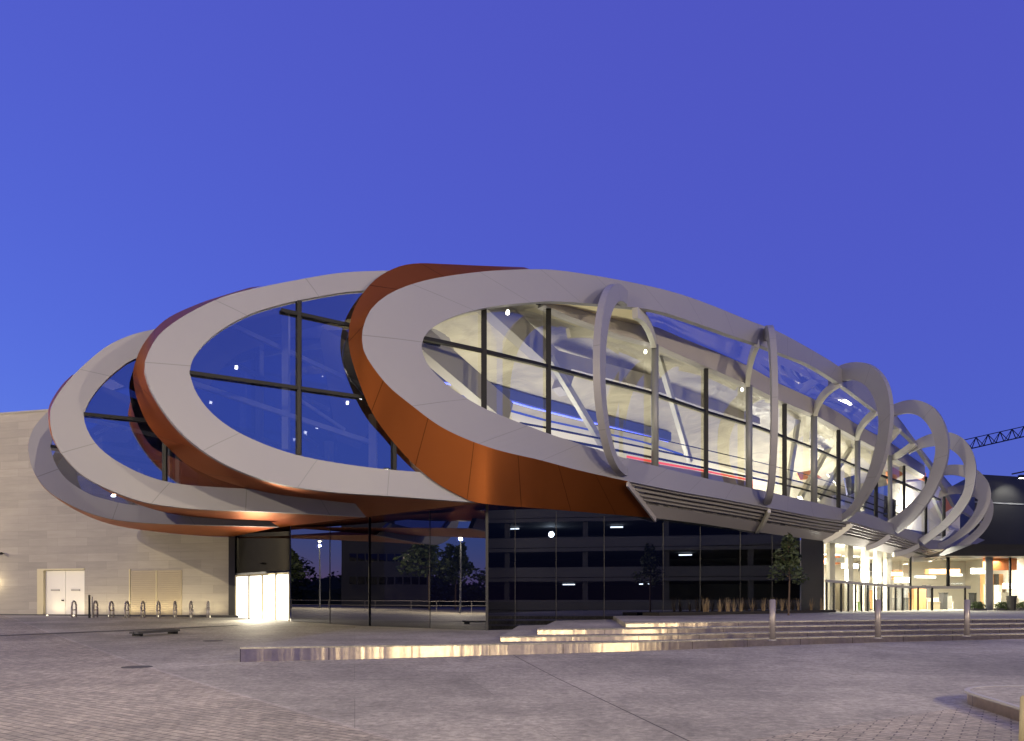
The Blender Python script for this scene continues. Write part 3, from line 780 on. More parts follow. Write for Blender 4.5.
# gallery ceiling: sweeping lining from the fascia down to the cove, then the back wall
SEC = [(0.45, 13.75), (1.6, 13.5), (3.0, 13.0), (4.6, 12.5), (6.2, 12.0), (7.4, 11.7), (8.0, 11.6)]
def lw(px, q, z):
    b = wplan(px, 0.0); n = nin(lerp_tab(TAN, px))
    gt = wp(px, lerp_tab(GT, px)).z + .12
    shift = (13.75 - gt) * max(0, 1 - q / 8.0) + max(0, (px - 760) / 200) * 1.2 * min(1, q / 8)
    return Vector((b.x + n[0] * q, b.y + n[1] * q, z - (shift if z > 9 else 0)))
xsC = [425 + k * (930 - 425) / 60 for k in range(61)]
mb = MB(); rows = [[lw(x, q, z) for x in xsC] for q, z in SEC]
for a, b in zip(rows, rows[1:]): mb.strip(a, b)
CE = mb.build('gallery_ceiling', M['ceiling'], SC, smooth=True)
xsV = [470 + k * (760 - 470) / 40 for k in range(41)]
mb = MB(); mb.ribbon([lw(x, 6.0, 11.95) for x in xsV], [lw(x, 6.0, 11.45) for x in xsV], Vector((-.6, .8, 0)) * .3); mb.build('cove_beam', M['navy'], SC)
mb = MB(); mb.path([lw(x, 6.2, 11.40) for x in xsV], .06, .05); mb.build('cove_light', M['led_blue'], SC)
xsW = [425 + k * (1000 - 425) / 60 for k in range(61)]
mb = MB(); mb.strip([lw(x, 8.2, 11.55 if x < 800 else 13.2) for x in xsW], [lw(x, 8.2, 6.7) for x in xsW]); mb.build('back_wall', M['hall_white'], SC)
xsB = [556 + k * 4 for k in range(52)]
tr_ = lambda x: lerp_tab(TRM, x)
mb = MB(); mb.ribbon([wp(x, tr_(x) - 19 + (x - 556) * .012, 2.4) for x in xsB], [wp(x, tr_(x) - 4, 2.4) for x in xsB], Vector((-.6, .8, 0)) * .5); o = mb.build('bulkhead', M['fascia'], SC); recalc(o)
# cream end lining near the tip
mb = MB(); mb.strip([lw(410, .5, 12.5), lw(470, 4.5, 12.6), lw(520, 6.5, 12.3)], [lw(410, .5, 6.8), lw(470, 4.5, 6.8), lw(520, 6.5, 6.8)])
mb.build('end_lining', M['cream'], SC)
# slanting box struts
def strut(pa, pb, oa, ob, w, h, mat):
    mb = MB(); mb.bar(wp(pa[0], pa[1], oa), wp(pb[0], pb[1], ob), w, h); mb.build('strut', mat, SC)
strut((418, 338), (506, 414), .7, 1.6, .5, .9, M['fascia'])
strut((480, 296), (566, 374), 1.0, 2.2, .5, .95, M['fascia'])
strut((550, 358), (603, 446), 1.6, 1.2, .24, .28, M['pale_steel'])
strut((656, 346), (690, 462), 1.0, 1.4, .24, .28, M['pale_steel'])
strut((798, 420), (786, 500), 1.2, 1.6, .24, .26, M['pale_steel'])
strut((852, 446), (818, 500), 1.2, 1.6, .24, .26, M['pale_steel'])
strut((876, 462), (862, 510), 1.2, 1.4, .3, .3, M['pale_steel'])
strut((908, 524), (938, 478), 1.2, 1.6, .26, .26, M['pale_steel'])
strut((926, 482), (948, 530), 1.2, 1.0, .26, .26, M['pale_steel'])
strut((835, 436), (800, 498), 2.2, 2.6, .3, .3, M['pale_steel'])
strut((566, 372), (560, 392), 2.2, 2.2, .5, .6, M['fascia'])
# folded orange and pale panels at the far end
def quadpanel(pts, off, name, mat):
    mb = MB(); P = [wp(x, y, off) for x, y in pts]; Q = [p + Vector((-.6, .8, 0)) * .12 for p in P]
    mb.face(P); mb.face(Q[::-1])
    for k in range(len(P)): mb.face([P[k], Q[k], Q[(k + 1) % len(P)], P[(k + 1) % len(P)]])
    o = mb.build(name, mat, SC); recalc(o); return o
quadpanel([(887, 472), (901, 462), (926, 473), (926, 481), (904, 474), (889, 484)], 1.2, 'folded_panel', M['orange'])
quadpanel([(797, 473), (812, 470), (822, 478), (800, 480)], 3.0, 'folded_panel', M['orange'])
quadpanel([(828, 474), (842, 470), (856, 480), (838, 486)], 2.6, 'folded_panel', M['hall_white'])
quadpanel([(945, 496), (957, 498), (952, 508), (946, 512)], .8, 'folded_panel', M['orange'])
quadpanel([(890, 484), (926, 480), (926, 512), (893, 520)], 2.0, 'folded_panel', M['hall_white'])
quadpanel([(845, 478), (858, 474), (860, 490), (848, 496)], 1.6, 'hanging_banner', M['navy'])
quadpanel([(886, 496), (896, 500), (896, 522), (885, 516)], .5, 'screen_panel', M['dark'])
# round the far end: inner wall seen through the rings
mb = MB(); mb.strip([wp(905, 460, 2.2), wp(930, 480, 2.0), wp(960, 500, 1.0)], [wp(905, 535, 2.2), wp(930, 545, 2.0), wp(960, 556, 1.0)]); mb.build('end_wall', M['hall_white'], SC)

# ---- rings standing out from the front
def ring_depth(pxa, phi):
    Y0 = DF(pxa); Px, Py = ray(pxa) * Y0, Y0; ux, uy = math.sin(R(phi)), -math.cos(R(phi))
    def f(px):
        r = ray(px); return (Px * uy - Py * ux) / (r * uy - ux)
    return f, Vector((ux, uy, 0))
def ring_px(pxa, phi, outer, inner, t=.27, n=44):
    f, u = ring_depth(pxa, phi)
    A = [at(p.x, p.y, f(p.x)) for p in smooth_curve(outer, n)]; Bq = [at(p.x, p.y, f(p.x)) for p in smooth_curve(inner, n)]
    off = Vector((-u.y, u.x, 0)) * t
    if off.x < 0: off = -off
    mb = MB(); mb.ribbon(A, Bq, off); o = mb.build('ring', M['ring'], SC); recalc(o); return o
def ring_param(pxa, phi, ztop, zbot, d, wdt, thick, n=40, lean=0.0):
    Y0 = DF(pxa); P = Vector((ray(pxa) * Y0, Y0, 0)); u = Vector((math.sin(R(phi)), -math.cos(R(phi)), 0))
    zc, b = (ztop + zbot) / 2, (ztop - zbot) / 2
    side = Vector((-u.y, u.x, 0))
    A, Bq = [], []
    for k in range(n):
        t = R(-93 + 186 * k / (n - 1)); c, s_ = max(-.05, math.cos(t)), math.sin(t)
        ww = wdt * (.55 + .45 * (s_ + 1) / 2)
        sh = side * lean * s_
        A.append(P + u * (d * (abs(c) ** .85 if c > 0 else c)) + sh + Vector((0, 0, zc + b * s_)))
        Bq.append(P + u * (d * (abs(c) ** .85 if c > 0 else c) - ww * max(0.0, c) ** .6) + sh + Vector((0, 0, zc + (b - ww * .75) * s_)))
    mb = MB(); mb.ribbon(A, Bq, side * thick); o = mb.build('ring', M['ring'], SC); recalc(o); return o
def zF(px, py): return EYE + (HZ - py) / F_PX * DF(px)
ring_param(620, -27, zF(620, 291), zF(627, 477), 3.1, .78, .28)
ring_param(764, -12, zF(764, 329), zF(764, 505), 2.9, .75, .28)
ring_px(842, 20,
    [(828, 374), (836, 367.5), (845, 363.5), (857, 362), (869, 364.5), (880, 374), (887, 388), (890, 408), (889, 430), (883.5, 458), (874.5, 481), (862, 501), (850, 515), (841, 522)],
    [(828, 386), (834, 383.5), (841, 381.5), (851, 379.7), (863.8, 384.3), (873, 396.7), (877.8, 413.8), (877.8, 432.5), (873, 454), (865.4, 479), (856, 497.6), (846.7, 510), (838, 516)])
ring_px(893, 40,
    [(882, 410), (894, 404), (908, 400), (921, 401), (934, 408), (943, 421), (947.5, 436), (948, 449.6), (945, 467), (938, 484), (928, 502), (913, 520), (897, 533)],
    [(880, 423), (894, 415.5), (908, 413), (920, 417), (929, 427), (934, 440), (935, 453), (931, 470), (924, 487), (912, 502), (898, 514), (886, 522)])
ring_px(918, 50,
    [(910, 444), (920, 438), (932, 433.5), (945, 432), (954, 433.5), (963.6, 439), (971.5, 449.6), (975.5, 462.6), (976, 474), (973, 492), (967, 504.5), (956.8, 518), (942, 531.5), (924, 544.5)],
    [(908, 454), (918, 449), (930, 446), (942, 446), (951, 449.6), (958.8, 456), (963.6, 464), (965, 474), (964, 489), (956.8, 503), (946.4, 517), (933, 529.5), (918, 539)])
ring_px(938, 55,
    [(930, 470), (942, 466), (955, 464.5), (967, 465.5), (976, 469), (983, 475), (988.7, 483), (991, 494), (989.4, 505), (982, 519), (968.6, 532.7), (952, 543), (938, 551)],
    [(928, 481), (940, 476), (952, 474.5), (964, 477), (972, 482), (977, 490), (978, 500), (973.5, 513), (963, 526.5), (949, 538), (932, 546)])
ring_px(948, 58,
    [(940, 490), (952, 486), (966, 485), (978, 488), (987, 493), (992.5, 501), (993.5, 510), (991, 521), (983, 533), (969, 545), (953, 555.5), (942, 560)],
    [(938, 498), (952, 494), (965, 494), (976, 498), (983, 504), (985, 511), (983, 520), (975, 530.5), (962, 541), (948, 550), (936, 555)])

# ---- louvred soffit below the band
E0 = [(627, 481.5), (680, 492.2), (716.7, 498.5), (769.6, 508.5), (815.6, 517.4), (851, 522.4), (872, 529), (896, 535.4), (924, 546), (946, 556.4)]
E1 = [(655, 518), (700, 523.5), (760, 532.5), (823, 541), (865, 547.8), (893, 554), (911, 559), (930, 562)]
n = 60
a0 = [E0[0][0] + k * (946 - 627) / n for k in range(n + 1)]; a1 = [655 + k * (930 - 655) / n for k in range(n + 1)]
A = [at(x, lerp_tab(E0, x), DF(x) + .1) for x in a0]
def D_E1(x): return DB(x) - .05
B1 = [at(x, lerp_tab(E1, x), D_E1(x)) for x in a1]
mid_ = [a.lerp(b, .58) for a, b in zip(A, B1)]
mb = MB(); mb.ribbon(mid_, B1, Vector((0, 0, .12))); LOU = mb.build('soffit_panel', M['fascia'], SC); recalc(LOU)
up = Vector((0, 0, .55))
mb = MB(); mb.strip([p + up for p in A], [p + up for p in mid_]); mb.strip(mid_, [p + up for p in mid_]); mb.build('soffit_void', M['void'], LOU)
for t in (.10, .24, .38, .50):
    mb = MB(); mb.path([a.lerp(b, t) + Vector((0, 0, .08)) for a, b in zip(A, B1)], .16, .12); mb.build('louvre_bar', M['louvre'], LOU)
# end plate against the copper
mb = MB(); mb.path([A[0].lerp(B1[0], k / 8) + Vector((.02, 0, -.03)) for k in range(9)], .08, .35); mb.build('edge_trim', M['fascia'], LOU)
for p0, p1 in (((769, 508), (757, 530)), ((851, 522), (823, 541)), ((889, 534), (865, 548)), ((918, 543.5), (893, 554)), ((940, 553.5), (911, 559))):
    a = at(p0[0], p0[1] + 2, DF(p0[0]) + .15); b = at(p1[0], p1[1] + .5, D_E1(p1[0]) - .1)
    mb = MB(); mb.path([a.lerp(b, k / 6) + Vector((0, 0, -.12 * math.sin(math.pi * k / 6))) for k in range(7)], .16, .32); mb.build('soffit_rib', M['pale_steel'], LOU)

# ---- glazed base
def basept(px, z, depth): Y = depth(px); return Vector((ray(px) * Y, Y, z))
ZT = 5.1
mb = MB(); xs_ = [487.2, 540, 604, 663, 730, 800]
mb.strip([basept(x, ZT + .3, DB) for x in xs_], [basept(x, .1, DB) for x in xs_])
BG = mb.build('base_glass', M['black_glass'], SC)
for x in (515, 556, 604, 663, 700, 740, 772):
    mb = MB(); p = basept(x, 0, DB); mb.bar(p + Vector((.005, -.006, .2)), p + Vector((.005, -.006, ZT)), .018, .02); mb.build('glass_joint', M['bin'], BG)
mb = MB(); mb.bar(Vector((CORNER[0], CORNER[1] - .04, .1)), Vector((CORNER[0], CORNER[1] - .04, ZT + .1)), .10, .10); mb.build('corner_post', M['bin'], BG)
mb = MB(); mb.strip([basept(x, ZT + .2, DL) for x in (291, 330, 369)] , [basept(x, .1, DL) for x in (291, 330, 369)])
BL = mb.build('base_glass', M['black_glass'], SC)
def DL2(px):  # the nearer half is turned a touch towards the plaza
    return DL(px)
mb = MB(); P_ = [basept(369, 0, DL), basept(430, 0, DL), basept(486.6, 0, DL)]
P_[0] += Vector((-.05, .10, 0))
mb.strip([p + Vector((0, 0, ZT + .2)) for p in P_], [p + Vector((0, 0, .1)) for p in P_]); BL2 = mb.build('base_glass', M['black_glass'], SC)
for x in (330, 369, 430):
    mb = MB(); p = basept(x, 0, DL) + Vector((-.01, -.012, 0)); mb.bar(p + Vector((0, 0, .2)), p + Vector((0, 0, ZT)), .018, .02); mb.build('glass_joint', M['bin'], BL)
# above the bright doors
mb = MB(); mb.strip([basept(x, ZT + .25, DL) for x in (234.5, 262, 290)], [basept(x, 2.98, DL) for x in (234.5, 262, 290)]); mb.build('base_glass', glass('door_head_glass', (.01, .01, .01), .015, .05, .02), SC)
dz0, dz1 = .42, 2.88
for k in range(4):
    x0 = 236 + k * 13.4; x1 = x0 + 13.0
    a, b = basept(x0, 0, DL), basept(x1, 0, DL)
    mb = MB()
    for z0_, z1_ in ((dz0, dz0 + .08), (dz1 - .1, dz1)):
        mb.hexa([Vector((a.x, a.y, z0_)), Vector((b.x, b.y, z0_)), Vector((b.x - .06, b.y + .06, z0_)), Vector((a.x - .06, a.y + .06, z0_)), Vector((a.x, a.y, z1_)), Vector((b.x, b.y, z1_)), Vector((b.x - .06, b.y + .06, z1_)), Vector((a.x - .06, a.y + .06, z1_))])
    for q in (a, b):
        mb.bar(Vector((q.x, q.y - .02, dz0)), Vector((q.x, q.y - .02, dz1)), .06, .08)
    dr = mb.build('lit_door', M['yellow'], SC)
    mb = MB(); mb.strip([Vector((a.x, a.y + .03, dz1 - .1)), Vector((b.x, b.y + .03, dz1 - .1))], [Vector((a.x, a.y + .03, dz0 + .08)), Vector((b.x, b.y + .03, dz0 + .08))]); mb.build('door_glass', M['doorglow'], dr)
    mid = (a + b) / 2; mb = MB(); mb.bar(Vector((mid.x - .05, mid.y - .06, 1.45)), Vector((mid.x - .05, mid.y - .06, 1.75)), .03, .03); mb.build('handle', M['rim'], dr)
light('door_spill', 'AREA', tuple(basept(262, 1.7, DL) + Vector((.25, -.25, 0))), 420, (1, .88, .66), 2.2, tuple(basept(262, .3, DL) + Vector((3, -5, 0))), 2.0)
xs_ = [236, 262, 289.9, 330, 369, 400, 430, 460, 486]
off_ = lambda x: lerp_tab([(236, 3.0), (300, 3.5), (400, 3.0), (486, .9)], x)
mb = MB(); mb.strip([basept(x, 5.16, DL) + Vector((0, .1, 0)) for x in xs_], [at(x, 0, DL(x) - off_(x)) for x in xs_])
for k_ in range(len(xs_), 2 * len(xs_)): mb.v[k_].z = 5.18
mb.build('soffit_lining', M['copper'], SC)
# dark reveal beside the doors
mb = MB(); p = basept(234, 0, DL); mb.bar(p + Vector((-.05, -.1, .3)), p + Vector((-.05, -.1, ZT + .1)), .35, .2); mb.build('reveal_post', M['darkclad'], SC)

# ---- entrance hall on the right
mb = MB(); mb.strip([basept(801, ZT + .1, DB), basept(824, ZT + .1, DB)], [basept(801, .2, DB), basept(824, .2, DB)]); mb.build('dark_pier', M['darkclad'], SC)
q0, q1, q2 = basept(825, 0, DB), basept(868, 0, DB), basept(910, 0, DB)
q3 = at(1040, 600, q2.y + 1.2); q3.z = 0
HF = Z4 - .05
Vz = lambda p, z: Vector((p.x, p.y, z))
top_e = lambda px: lerp_tab([(824, 541.5), (865, 548.5), (910, 559)], px)
mb = MB(); mb.strip([Vz(q0, 5.3), Vz(q1, 5.3), Vz(q2, 5.2)], [Vz(q0, HF), Vz(q1, HF), Vz(q2, HF)])
HG = mb.build('hall_glass', M['clear'], SC)
mb = MB(); mb.strip([Vz(q2, 4.9), Vz(q3, 4.9)], [Vz(q2, HF), Vz(q3, HF)]); mb.build('hall_glass', M['clear'], SC)
mb = MB()
za, zb = 2.66, 2.42
mb.path([Vz(q0, za) + Vector((.03, -.04, 0)), Vz(q1, (za + zb) / 2) + Vector((.03, -.04, 0)), Vz(q2, zb) + Vector((.03, -.04, 0))], .14, .16); mb.build('transom', M['rim'], HG)
mb = MB(); mb.bar(Vz(q2, 2.42), Vz(at(970, 0, q2.y + .6), 2.42), .14, .2); mb.build('transom', M['rim'], HG)
for px in (826, 833, 840.5, 847.5, 855, 861, 867, 874, 881, 888, 895, 902, 910):
    p = basept(px, 0, DB) + Vector((.02, -.03, 0)); mb = MB(); mb.bar(Vz(p, HF), Vz(p, 2.6), .10, .10); mb.build('door_frame', M['dark'], HG)
for px in (843, 861, 877, 889, 899):
    p = basept(px, 0, DB) + Vector((-.5, .6, 0)); mb = MB(); mb.bar(Vz(p, HF), Vz(p, 5.1), .34, .5); mb.build('hall_column', M['hall_white'], HG)
for px, z1_, wd in ((910.5, 4.6, .1), (918, 2.4, .08), (932, 2.4, .12), (948, 4.6, .2), (965, 2.4, .08), (989, 4.6, .5), (1010, 4.6, .12)):
    if px == 948: lo_, hi_ = 2.5, 4.6
    else: lo_, hi_ = HF, z1_
    p = at(px, 600, q2.y + (px - 910) / 130 * 1.2 - .06); mb = MB(); mb.bar(Vz(p, lo_), Vz(p, hi_), wd, .12); mb.build('hall_mullion', M['dark'] if wd < .4 else M['steel'], HG)
# hall room
hx = [inward((q0.x, q0.y), .3), (q2.x - .3, q2.y + .4), (q3.x, q3.y + .3)]
bk = [inward((q0.x, q0.y), 12), (q2.x + 3, q2.y + 12), (q3.x + 2, q3.y + 12)]
mb = MB()
mb.strip([Vector((*p, HF + .01)) for p in hx], [Vector((*p, HF + .01)) for p in bk]); mb.build('hall_floor', M['hall_floor'], HG)
mb = MB(); mb.strip([Vector((*p, 5.15)) for p in hx], [Vector((*p, 4.95)) for p in bk]); mb.build('hall_ceiling', M['hall_white'], HG)
mb = MB(); mb.strip([Vector((*p, 5.2)) for p in bk], [Vector((*p, HF)) for p in bk]); mb.strip([Vector((*hx[0], 5.2)), Vector((*bk[0], 5.2))], [Vector((*hx[0], HF)), Vector((*bk[0], HF))]); mb.strip([Vector((*hx[2], 5.2)), Vector((*bk[2], 5.2))], [Vector((*hx[2], HF)), Vector((*bk[2], HF))]); mb.build('hall_wall', M['hall_white'], HG)
# lamps, shop fronts and timber inside
for k in range(4):
    c = Vector((*hx[0], 0)).lerp(Vector((*hx[1], 0)), .15 + .24 * k) + Vector((-.6, 2.2, 0))
    mb = MB(); mb.box((c.x, c.y, 4.58), (1.6, .5, .06), .7); mb.build('ceiling_light', M['panel_light'], HG)
for px, py, s_ in ((1008, 567, 1.6), (1017, 567, 1.0), (1012, 586, 1.3), (978, 571, 1.0), (903, 580, 1.2)):
    c = at(px, py, q2.y + 4.5); mb = MB(); mb.box(c, (s_, .2, .42)); mb.build('hall_lamp', M['panel_light'], HG)
def hbox(px0, px1, py0, py1, Y, name, mat):
    a, b = at(px0, py1, Y), at(px1, py0, Y)
    mb = MB(); mb.box(((a.x + b.x) / 2, Y + .3, (a.z + b.z) / 2), (abs(b.x - a.x), .6, abs(b.z - a.z))); mb.build(name, mat, HG)
hbox(988, 1017, 556.5, 570, q2.y + 2.6, 'timber_wall', M['orange'])
hbox(985, 1030, 574, 611, q2.y + 6.5, 'timber_wall', M['wood'])
hbox(996, 999, 574, 611, q2.y + 6.2, 'timber_post', M['darkclad'])
hbox(929, 960, 569, 574, q2.y + 6, 'bulkhead', M['wood'])
hbox(914, 926, 588, 610, q2.y + 5, 'shop_unit', M['wood'])
hbox(926, 931, 585, 610, q2.y + 7, 'shop_unit', M['concrete_dark'])
hbox(944, 952, 596, 609, q2.y + 4, 'shop_unit', M['rim'])
hbox(828, 840, 556, 564, 50.5, 'bulkhead', M['orange'])
hbox(862, 878, 563, 571, 56, 'bulkhead', M['concrete_dark'])
hbox(867, 876, 572, 577, 57, 'sign_board', M['yellow'])
hbox(845, 852, 594, 608, 52, 'shop_unit', M['hedge'])
hbox(830, 836, 594, 608, 50, 'shop_unit', M['straw'])
hbox(893, 902, 570, 580, 60, 'bulkhead', M['orange'])
hbox(868, 874, 590, 609, 55, 'shop_unit', M['wood'])
rs = random.Random(11)
mats = ['wood', 'tan', 'concrete_dark', 'hall_white', 'steel', 'tan', 'hedge', 'rim', 'hall_white', 'dark']
for k in range(34):
    px = rs.uniform(828, 1016); Yk = (DB(min(px, 908)) if px < 908 else q2.y) + rs.uniform(3, 9); hgt_ = rs.choice((.6, .9, .9, 1.3, 1.9))
    a = ray(px) * Yk; ww = rs.uniform(.25, .9)
    mb = MB(); mb.box((a, Yk, HF + .01 + hgt_ / 2), (ww, .4, hgt_), .4); mb.box((a, Yk, HF + hgt_ + .03), (ww + .08, .46, .05), .4)
    mb.build('display_unit', M[mats[k % 10]], HG)
for px, py, w_, h_ in ((836, 560, 1.6, .3), (850, 566, 1.4, .3), (872, 574, 2.0, .3), (896, 574, 1.2, .25), (925, 577, 2.2, .22), (955, 575, 1.5, .22)):
    Yk = (DB(min(px, 908)) if px < 908 else q2.y) + 5
    mb = MB(); mb.box(at(px, py, Yk), (w_, .2, h_), .4); mb.build('shop_sign', M['panel_light'] if px in (850, 896) else M['steel'], HG)
# dark canopy edge over the frontal part
mb = MB(); a = at(944, 557, q2.y - 1.5); b = at(1060, 556, q2.y - .8)
mb.hexa([Vector((a.x, a.y, 4.55)), Vector((b.x, b.y, 4.55)), Vector((b.x, b.y + 2.5, 4.55)), Vector((a.x, a.y + 2.5, 4.55)), Vector((a.x + 2, a.y, 5.35)), Vector((b.x, b.y, 5.35)), Vector((b.x, b.y + 2.5, 5.35)), Vector((a.x + 2, a.y + 2.5, 5.35))]); mb.build('entrance_canopy', M['darkclad'], SC)

# interior lights of the gallery and the hall, plus an added soffit fill
WARM = (1, .92, .76)
for x, e in ((455, 45), (510, 85), (570, 130), (630, 150), (690, 165), (745, 170), (795, 190), (838, 620), (868, 640), (893, 560)):
    p = lw(x, 3.2 if x > 480 else 1.2, 7.3); t = lw(x, 4.6 if x > 480 else 1.6, 13)
    light('gallery_uplight', 'AREA', tuple(p), e * (2.0 if x < 700 else 1.1), WARM, 2.0, tuple(t), 2.0)
c = Vector((*hx[0], 4.4)).lerp(Vector((*hx[1], 4.4)), .5) + Vector((-2, 4, 0)); light('hall_glow', 'AREA', tuple(c), 6000, (1, .93, .80), 6, tuple(c + Vector((0, 0, -3))), 4)
c = Vector((*hx[0], 2.9)).lerp(Vector((*hx[1], 2.9)), .55) + Vector((-.3, .4, 0)); light('hall_glow', 'AREA', tuple(c), 2400, (1, .93, .80), 5, tuple(c + Vector((1.6, -1.9, 1.6))), .6)  # unseen area light aimed outward, added to brighten the soffit
c = Vector((q2.x + 5, q2.y + 4, 4.4)); light('hall_glow', 'AREA', tuple(c), 2900, (1, .92, .76), 6, tuple(c + Vector((0, 0, -3))), 4)
c = wp(925, 505, .7); light('end_light', 'POINT', tuple(c), 950, (1, .92, .80), .06)

# ------------------------------------------------------------------ stone block on the left
SB = empty('stone_building', (WALL0[0], WALL0[1], g(41)), 'pale stone clad windowless building at the left behind the lowest shells', 'building')
du = Vector((WALL1[0] - WALL0[0], WALL1[1] - WALL0[1], 0)).normalized(); nout = Vector((du.y, -du.x, 0))
if nout.y > 0: nout = -nout
W0 = Vector((WALL0[0], WALL0[1], 0))
def wl(px):      # distance along the wall for a pixel column
    Y = DWALL(px); return (Vector((ray(px) * Y, Y, 0)) - W0).dot(du)
def wz(px, py): return EYE + (HZ - py) / F_PX * DWALL(px)
def wpt(s, z, out=0.0): p = W0 + du * s + nout * out; return Vector((p.x, p.y, z))
ZW = 12.75
dL0, dL1, dZ = wl(37.5), wl(84.5), wz(60, 568.5)
l0, l1, l2, l3, lZ = wl(182), wl(157.5), wl(156), wl(131.5), wz(150, 570.5)
mb = MB()
def wallrect(s0, s1, z0, z1):
    nn = 1
    mb.f.append([mb.vert(wpt(s0, z0)), mb.vert(wpt(s1, z0)), mb.vert(wpt(s1, z1)), mb.vert(wpt(s0, z1))]); mb.uv.append([(s0, z0), (s1, z0), (s1, z1), (s0, z1)])
wallrect(-2, dL1, dZ, ZW); wallrect(dL1, dL0, dZ, ZW); wallrect(dL0, 60, dZ, ZW)
wallrect(-2, dL1, 0, dZ); wallrect(dL0, 60, 0, dZ)
# reveal of the door, back and top of the block
for a, b in (((dL1, 0), (dL1, dZ)), ((dL0, 0), (dL0, dZ)), ((dL1, dZ), (dL0, dZ))):
    mb.face([wpt(a[0], a[1]), wpt(b[0], b[1]), wpt(b[0], b[1], -.3), wpt(a[0], a[1], -.3)])
mb.face([wpt(-2, ZW), wpt(60, ZW), wpt(60, ZW, -16), wpt(-2, ZW, -16)])
mb.face([wpt(60, 0), wpt(60, ZW), wpt(60, ZW, -16), wpt(60, 0, -16)]); mb.face([wpt(-2, 0, -16), wpt(60, 0, -16), wpt(60, ZW, -16), wpt(-2, ZW, -16)])
mb.build('wall', M['stone'], SB)
mb = MB(); mb.hexa([wpt(-2, ZW + .002, .05), wpt(60, ZW + .002, .05), wpt(60, ZW + .002, -.5), wpt(-2, ZW + .002, -.5), wpt(-2, ZW + .09, .05), wpt(60, ZW + .09, .05), wpt(60, ZW + .09, -.5), wpt(-2, ZW + .09, -.5)]); mb.build('coping', M['rim'], SB)
def slab(s0, s1, z0, z1, o0, o1, name, mat, parent=None):
    mb = MB(); mb.hexa([wpt(s0, z0, o1), wpt(s1, z0, o1), wpt(s1, z0, o0), wpt(s0, z0, o0), wpt(s0, z1, o1), wpt(s1, z1, o1), wpt(s1, z1, o0), wpt(s0, z1, o0)])
    o = mb.build(name, mat, parent or SB); recalc(o); return o
gz = g(43.5)
fr_ = slab(dL0 - .45, dL0 - .003, gz, dZ - .003, -.28, .03, 'door_frame', M['yellow'])
slab(dL1 + .003, dL0 - .003, dZ - .1, dZ - .003, -.25, .035, 'door_head', M['yellow'], fr_)
dm = (dL0 - .45 + dL1) / 2
for a, b in ((dL1 + .02, dm - .015), (dm + .015, dL0 - .47)):
    dl = slab(a, b, gz + .02, dZ - .12, -.2, -.12, 'door', M['doorwhite'])
    c_ = (a + b) / 2; slab(c_ - .3, c_ + .3, 2.05, 2.14, -.12, -.08, 'push_plate', M['rim'], dl)
slab(dm + .12, dm + .22, 1.45, 1.52, -.12, -.03, 'handle', M['dark'])
for a, b in ((l0, l1), (l2, l3)):
    lv = slab(a, b, gz + .05, lZ, .003, .03, 'louvre_panel', M['tan'])
    mb = MB()
    z = gz + .15
    while z < lZ - .05:
        mb.hexa([wpt(a + .04, z, .05), wpt(b - .04, z, .05), wpt(b - .04, z, .025), wpt(a + .04, z, .025), wpt(a + .04, z + .06, .035), wpt(b - .04, z + .06, .035), wpt(b - .04, z + .06, .025), wpt(a + .04, z + .06, .025)]); z += .12
    mb.build('louvre_slats', M['tan'], lv)
slab(wl(130.5) , wl(129.5), gz, lZ + .1, .003, .05, 'louvre_post', M['yellow']); slab(l1 + .02, l2 - .02, gz, lZ, .003, .05, 'louvre_post', M['yellow'])
slab(dL1 - 12.5, 60, gz - .3, gz + .07, .003, .25, 'wall_kerb', M['concrete_dark'])
p = wpt(wl(4), wz(4, 553.5), .15); mb = MB(); mb.bar(p, p + nout * .35 + Vector((0, 0, -.05)), .14, .14); mb.bar(p, p - nout * .15, .05, .05); mb.build('security_camera', M['darkclad'], SB)
p = wpt(wl(-2.5), wz(0, 583), .08); mb = MB(); mb.tube(p, p + nout * .1, .13, .13, 12); mb.build('wall_lamp', emit('wall_lamp_glow', (1, .85, .5), 5), SB)
light('wall_lamp_light', 'POINT', tuple(p + nout * .4), 22, (1, .8, .45), .1)

for px in (58, 84, 103, 119, 135, 151, 167, 183, 199, 218):
    p = wpt(wl(px), g(43) + .05, .75)
    mb = MB(); mb.tube(p + Vector((0, 0, -.1)), p + Vector((0, 0, .02)), .05, .05, 10); u_ = mb.build('ground_uplight', M['uplens'], SB)
    light('ground_uplight_beam', 'SPOT', tuple(p + Vector((0, 0, .06))), 42, (1, .82, .48), .06, tuple(p - nout * 1.0 + Vector((0, 0, 2.2)))).data.spot_size = R(150)

# ------------------------------------------------------------------ dark building and crane, far right
DBY = 66
a, b = at(986, 600, DBY), at(1200, 600, DBY + 8)
DBd = empty('dark_building', (a.x, a.y, g(DBY)), 'black clad box building at the right edge behind the last rings, lit by one floodlight', 'building')
zt = at(1000, 474, DBY).z
mb = MB(); mb.prism([(a.x - 1.0, a.y), (b.x, b.y), (b.x + 6, b.y + 18), (a.x + 5, a.y + 20)], 5.0, zt); mb.build('wall', M['darkclad'], DBd)
mb = MB(); mb.bar(Vector((a.x - 1, a.y - .03, zt - 2.5)), Vector((b.x, b.y - .03, zt - 2.5)), .06, .12); mb.build('panel_joint', M['steel'], DBd)
mb = MB(); p = at(1023, 476.5, DBY - .2); mb.box(p, (.7, .35, .25)); fl = mb.build('floodlight', M['dark'], DBd)
mb = MB(); mb.box(p + Vector((0, 0, -.15)), (.6, .3, .03)); mb.build('lamp_glass', M['spot'], fl)
d = light('floodlight_beam', 'SPOT', tuple(p + Vector((0, -.35, -.2))), 900, (1, .97, .82), .1, tuple(p + Vector((-.3, .9, -2.5))))
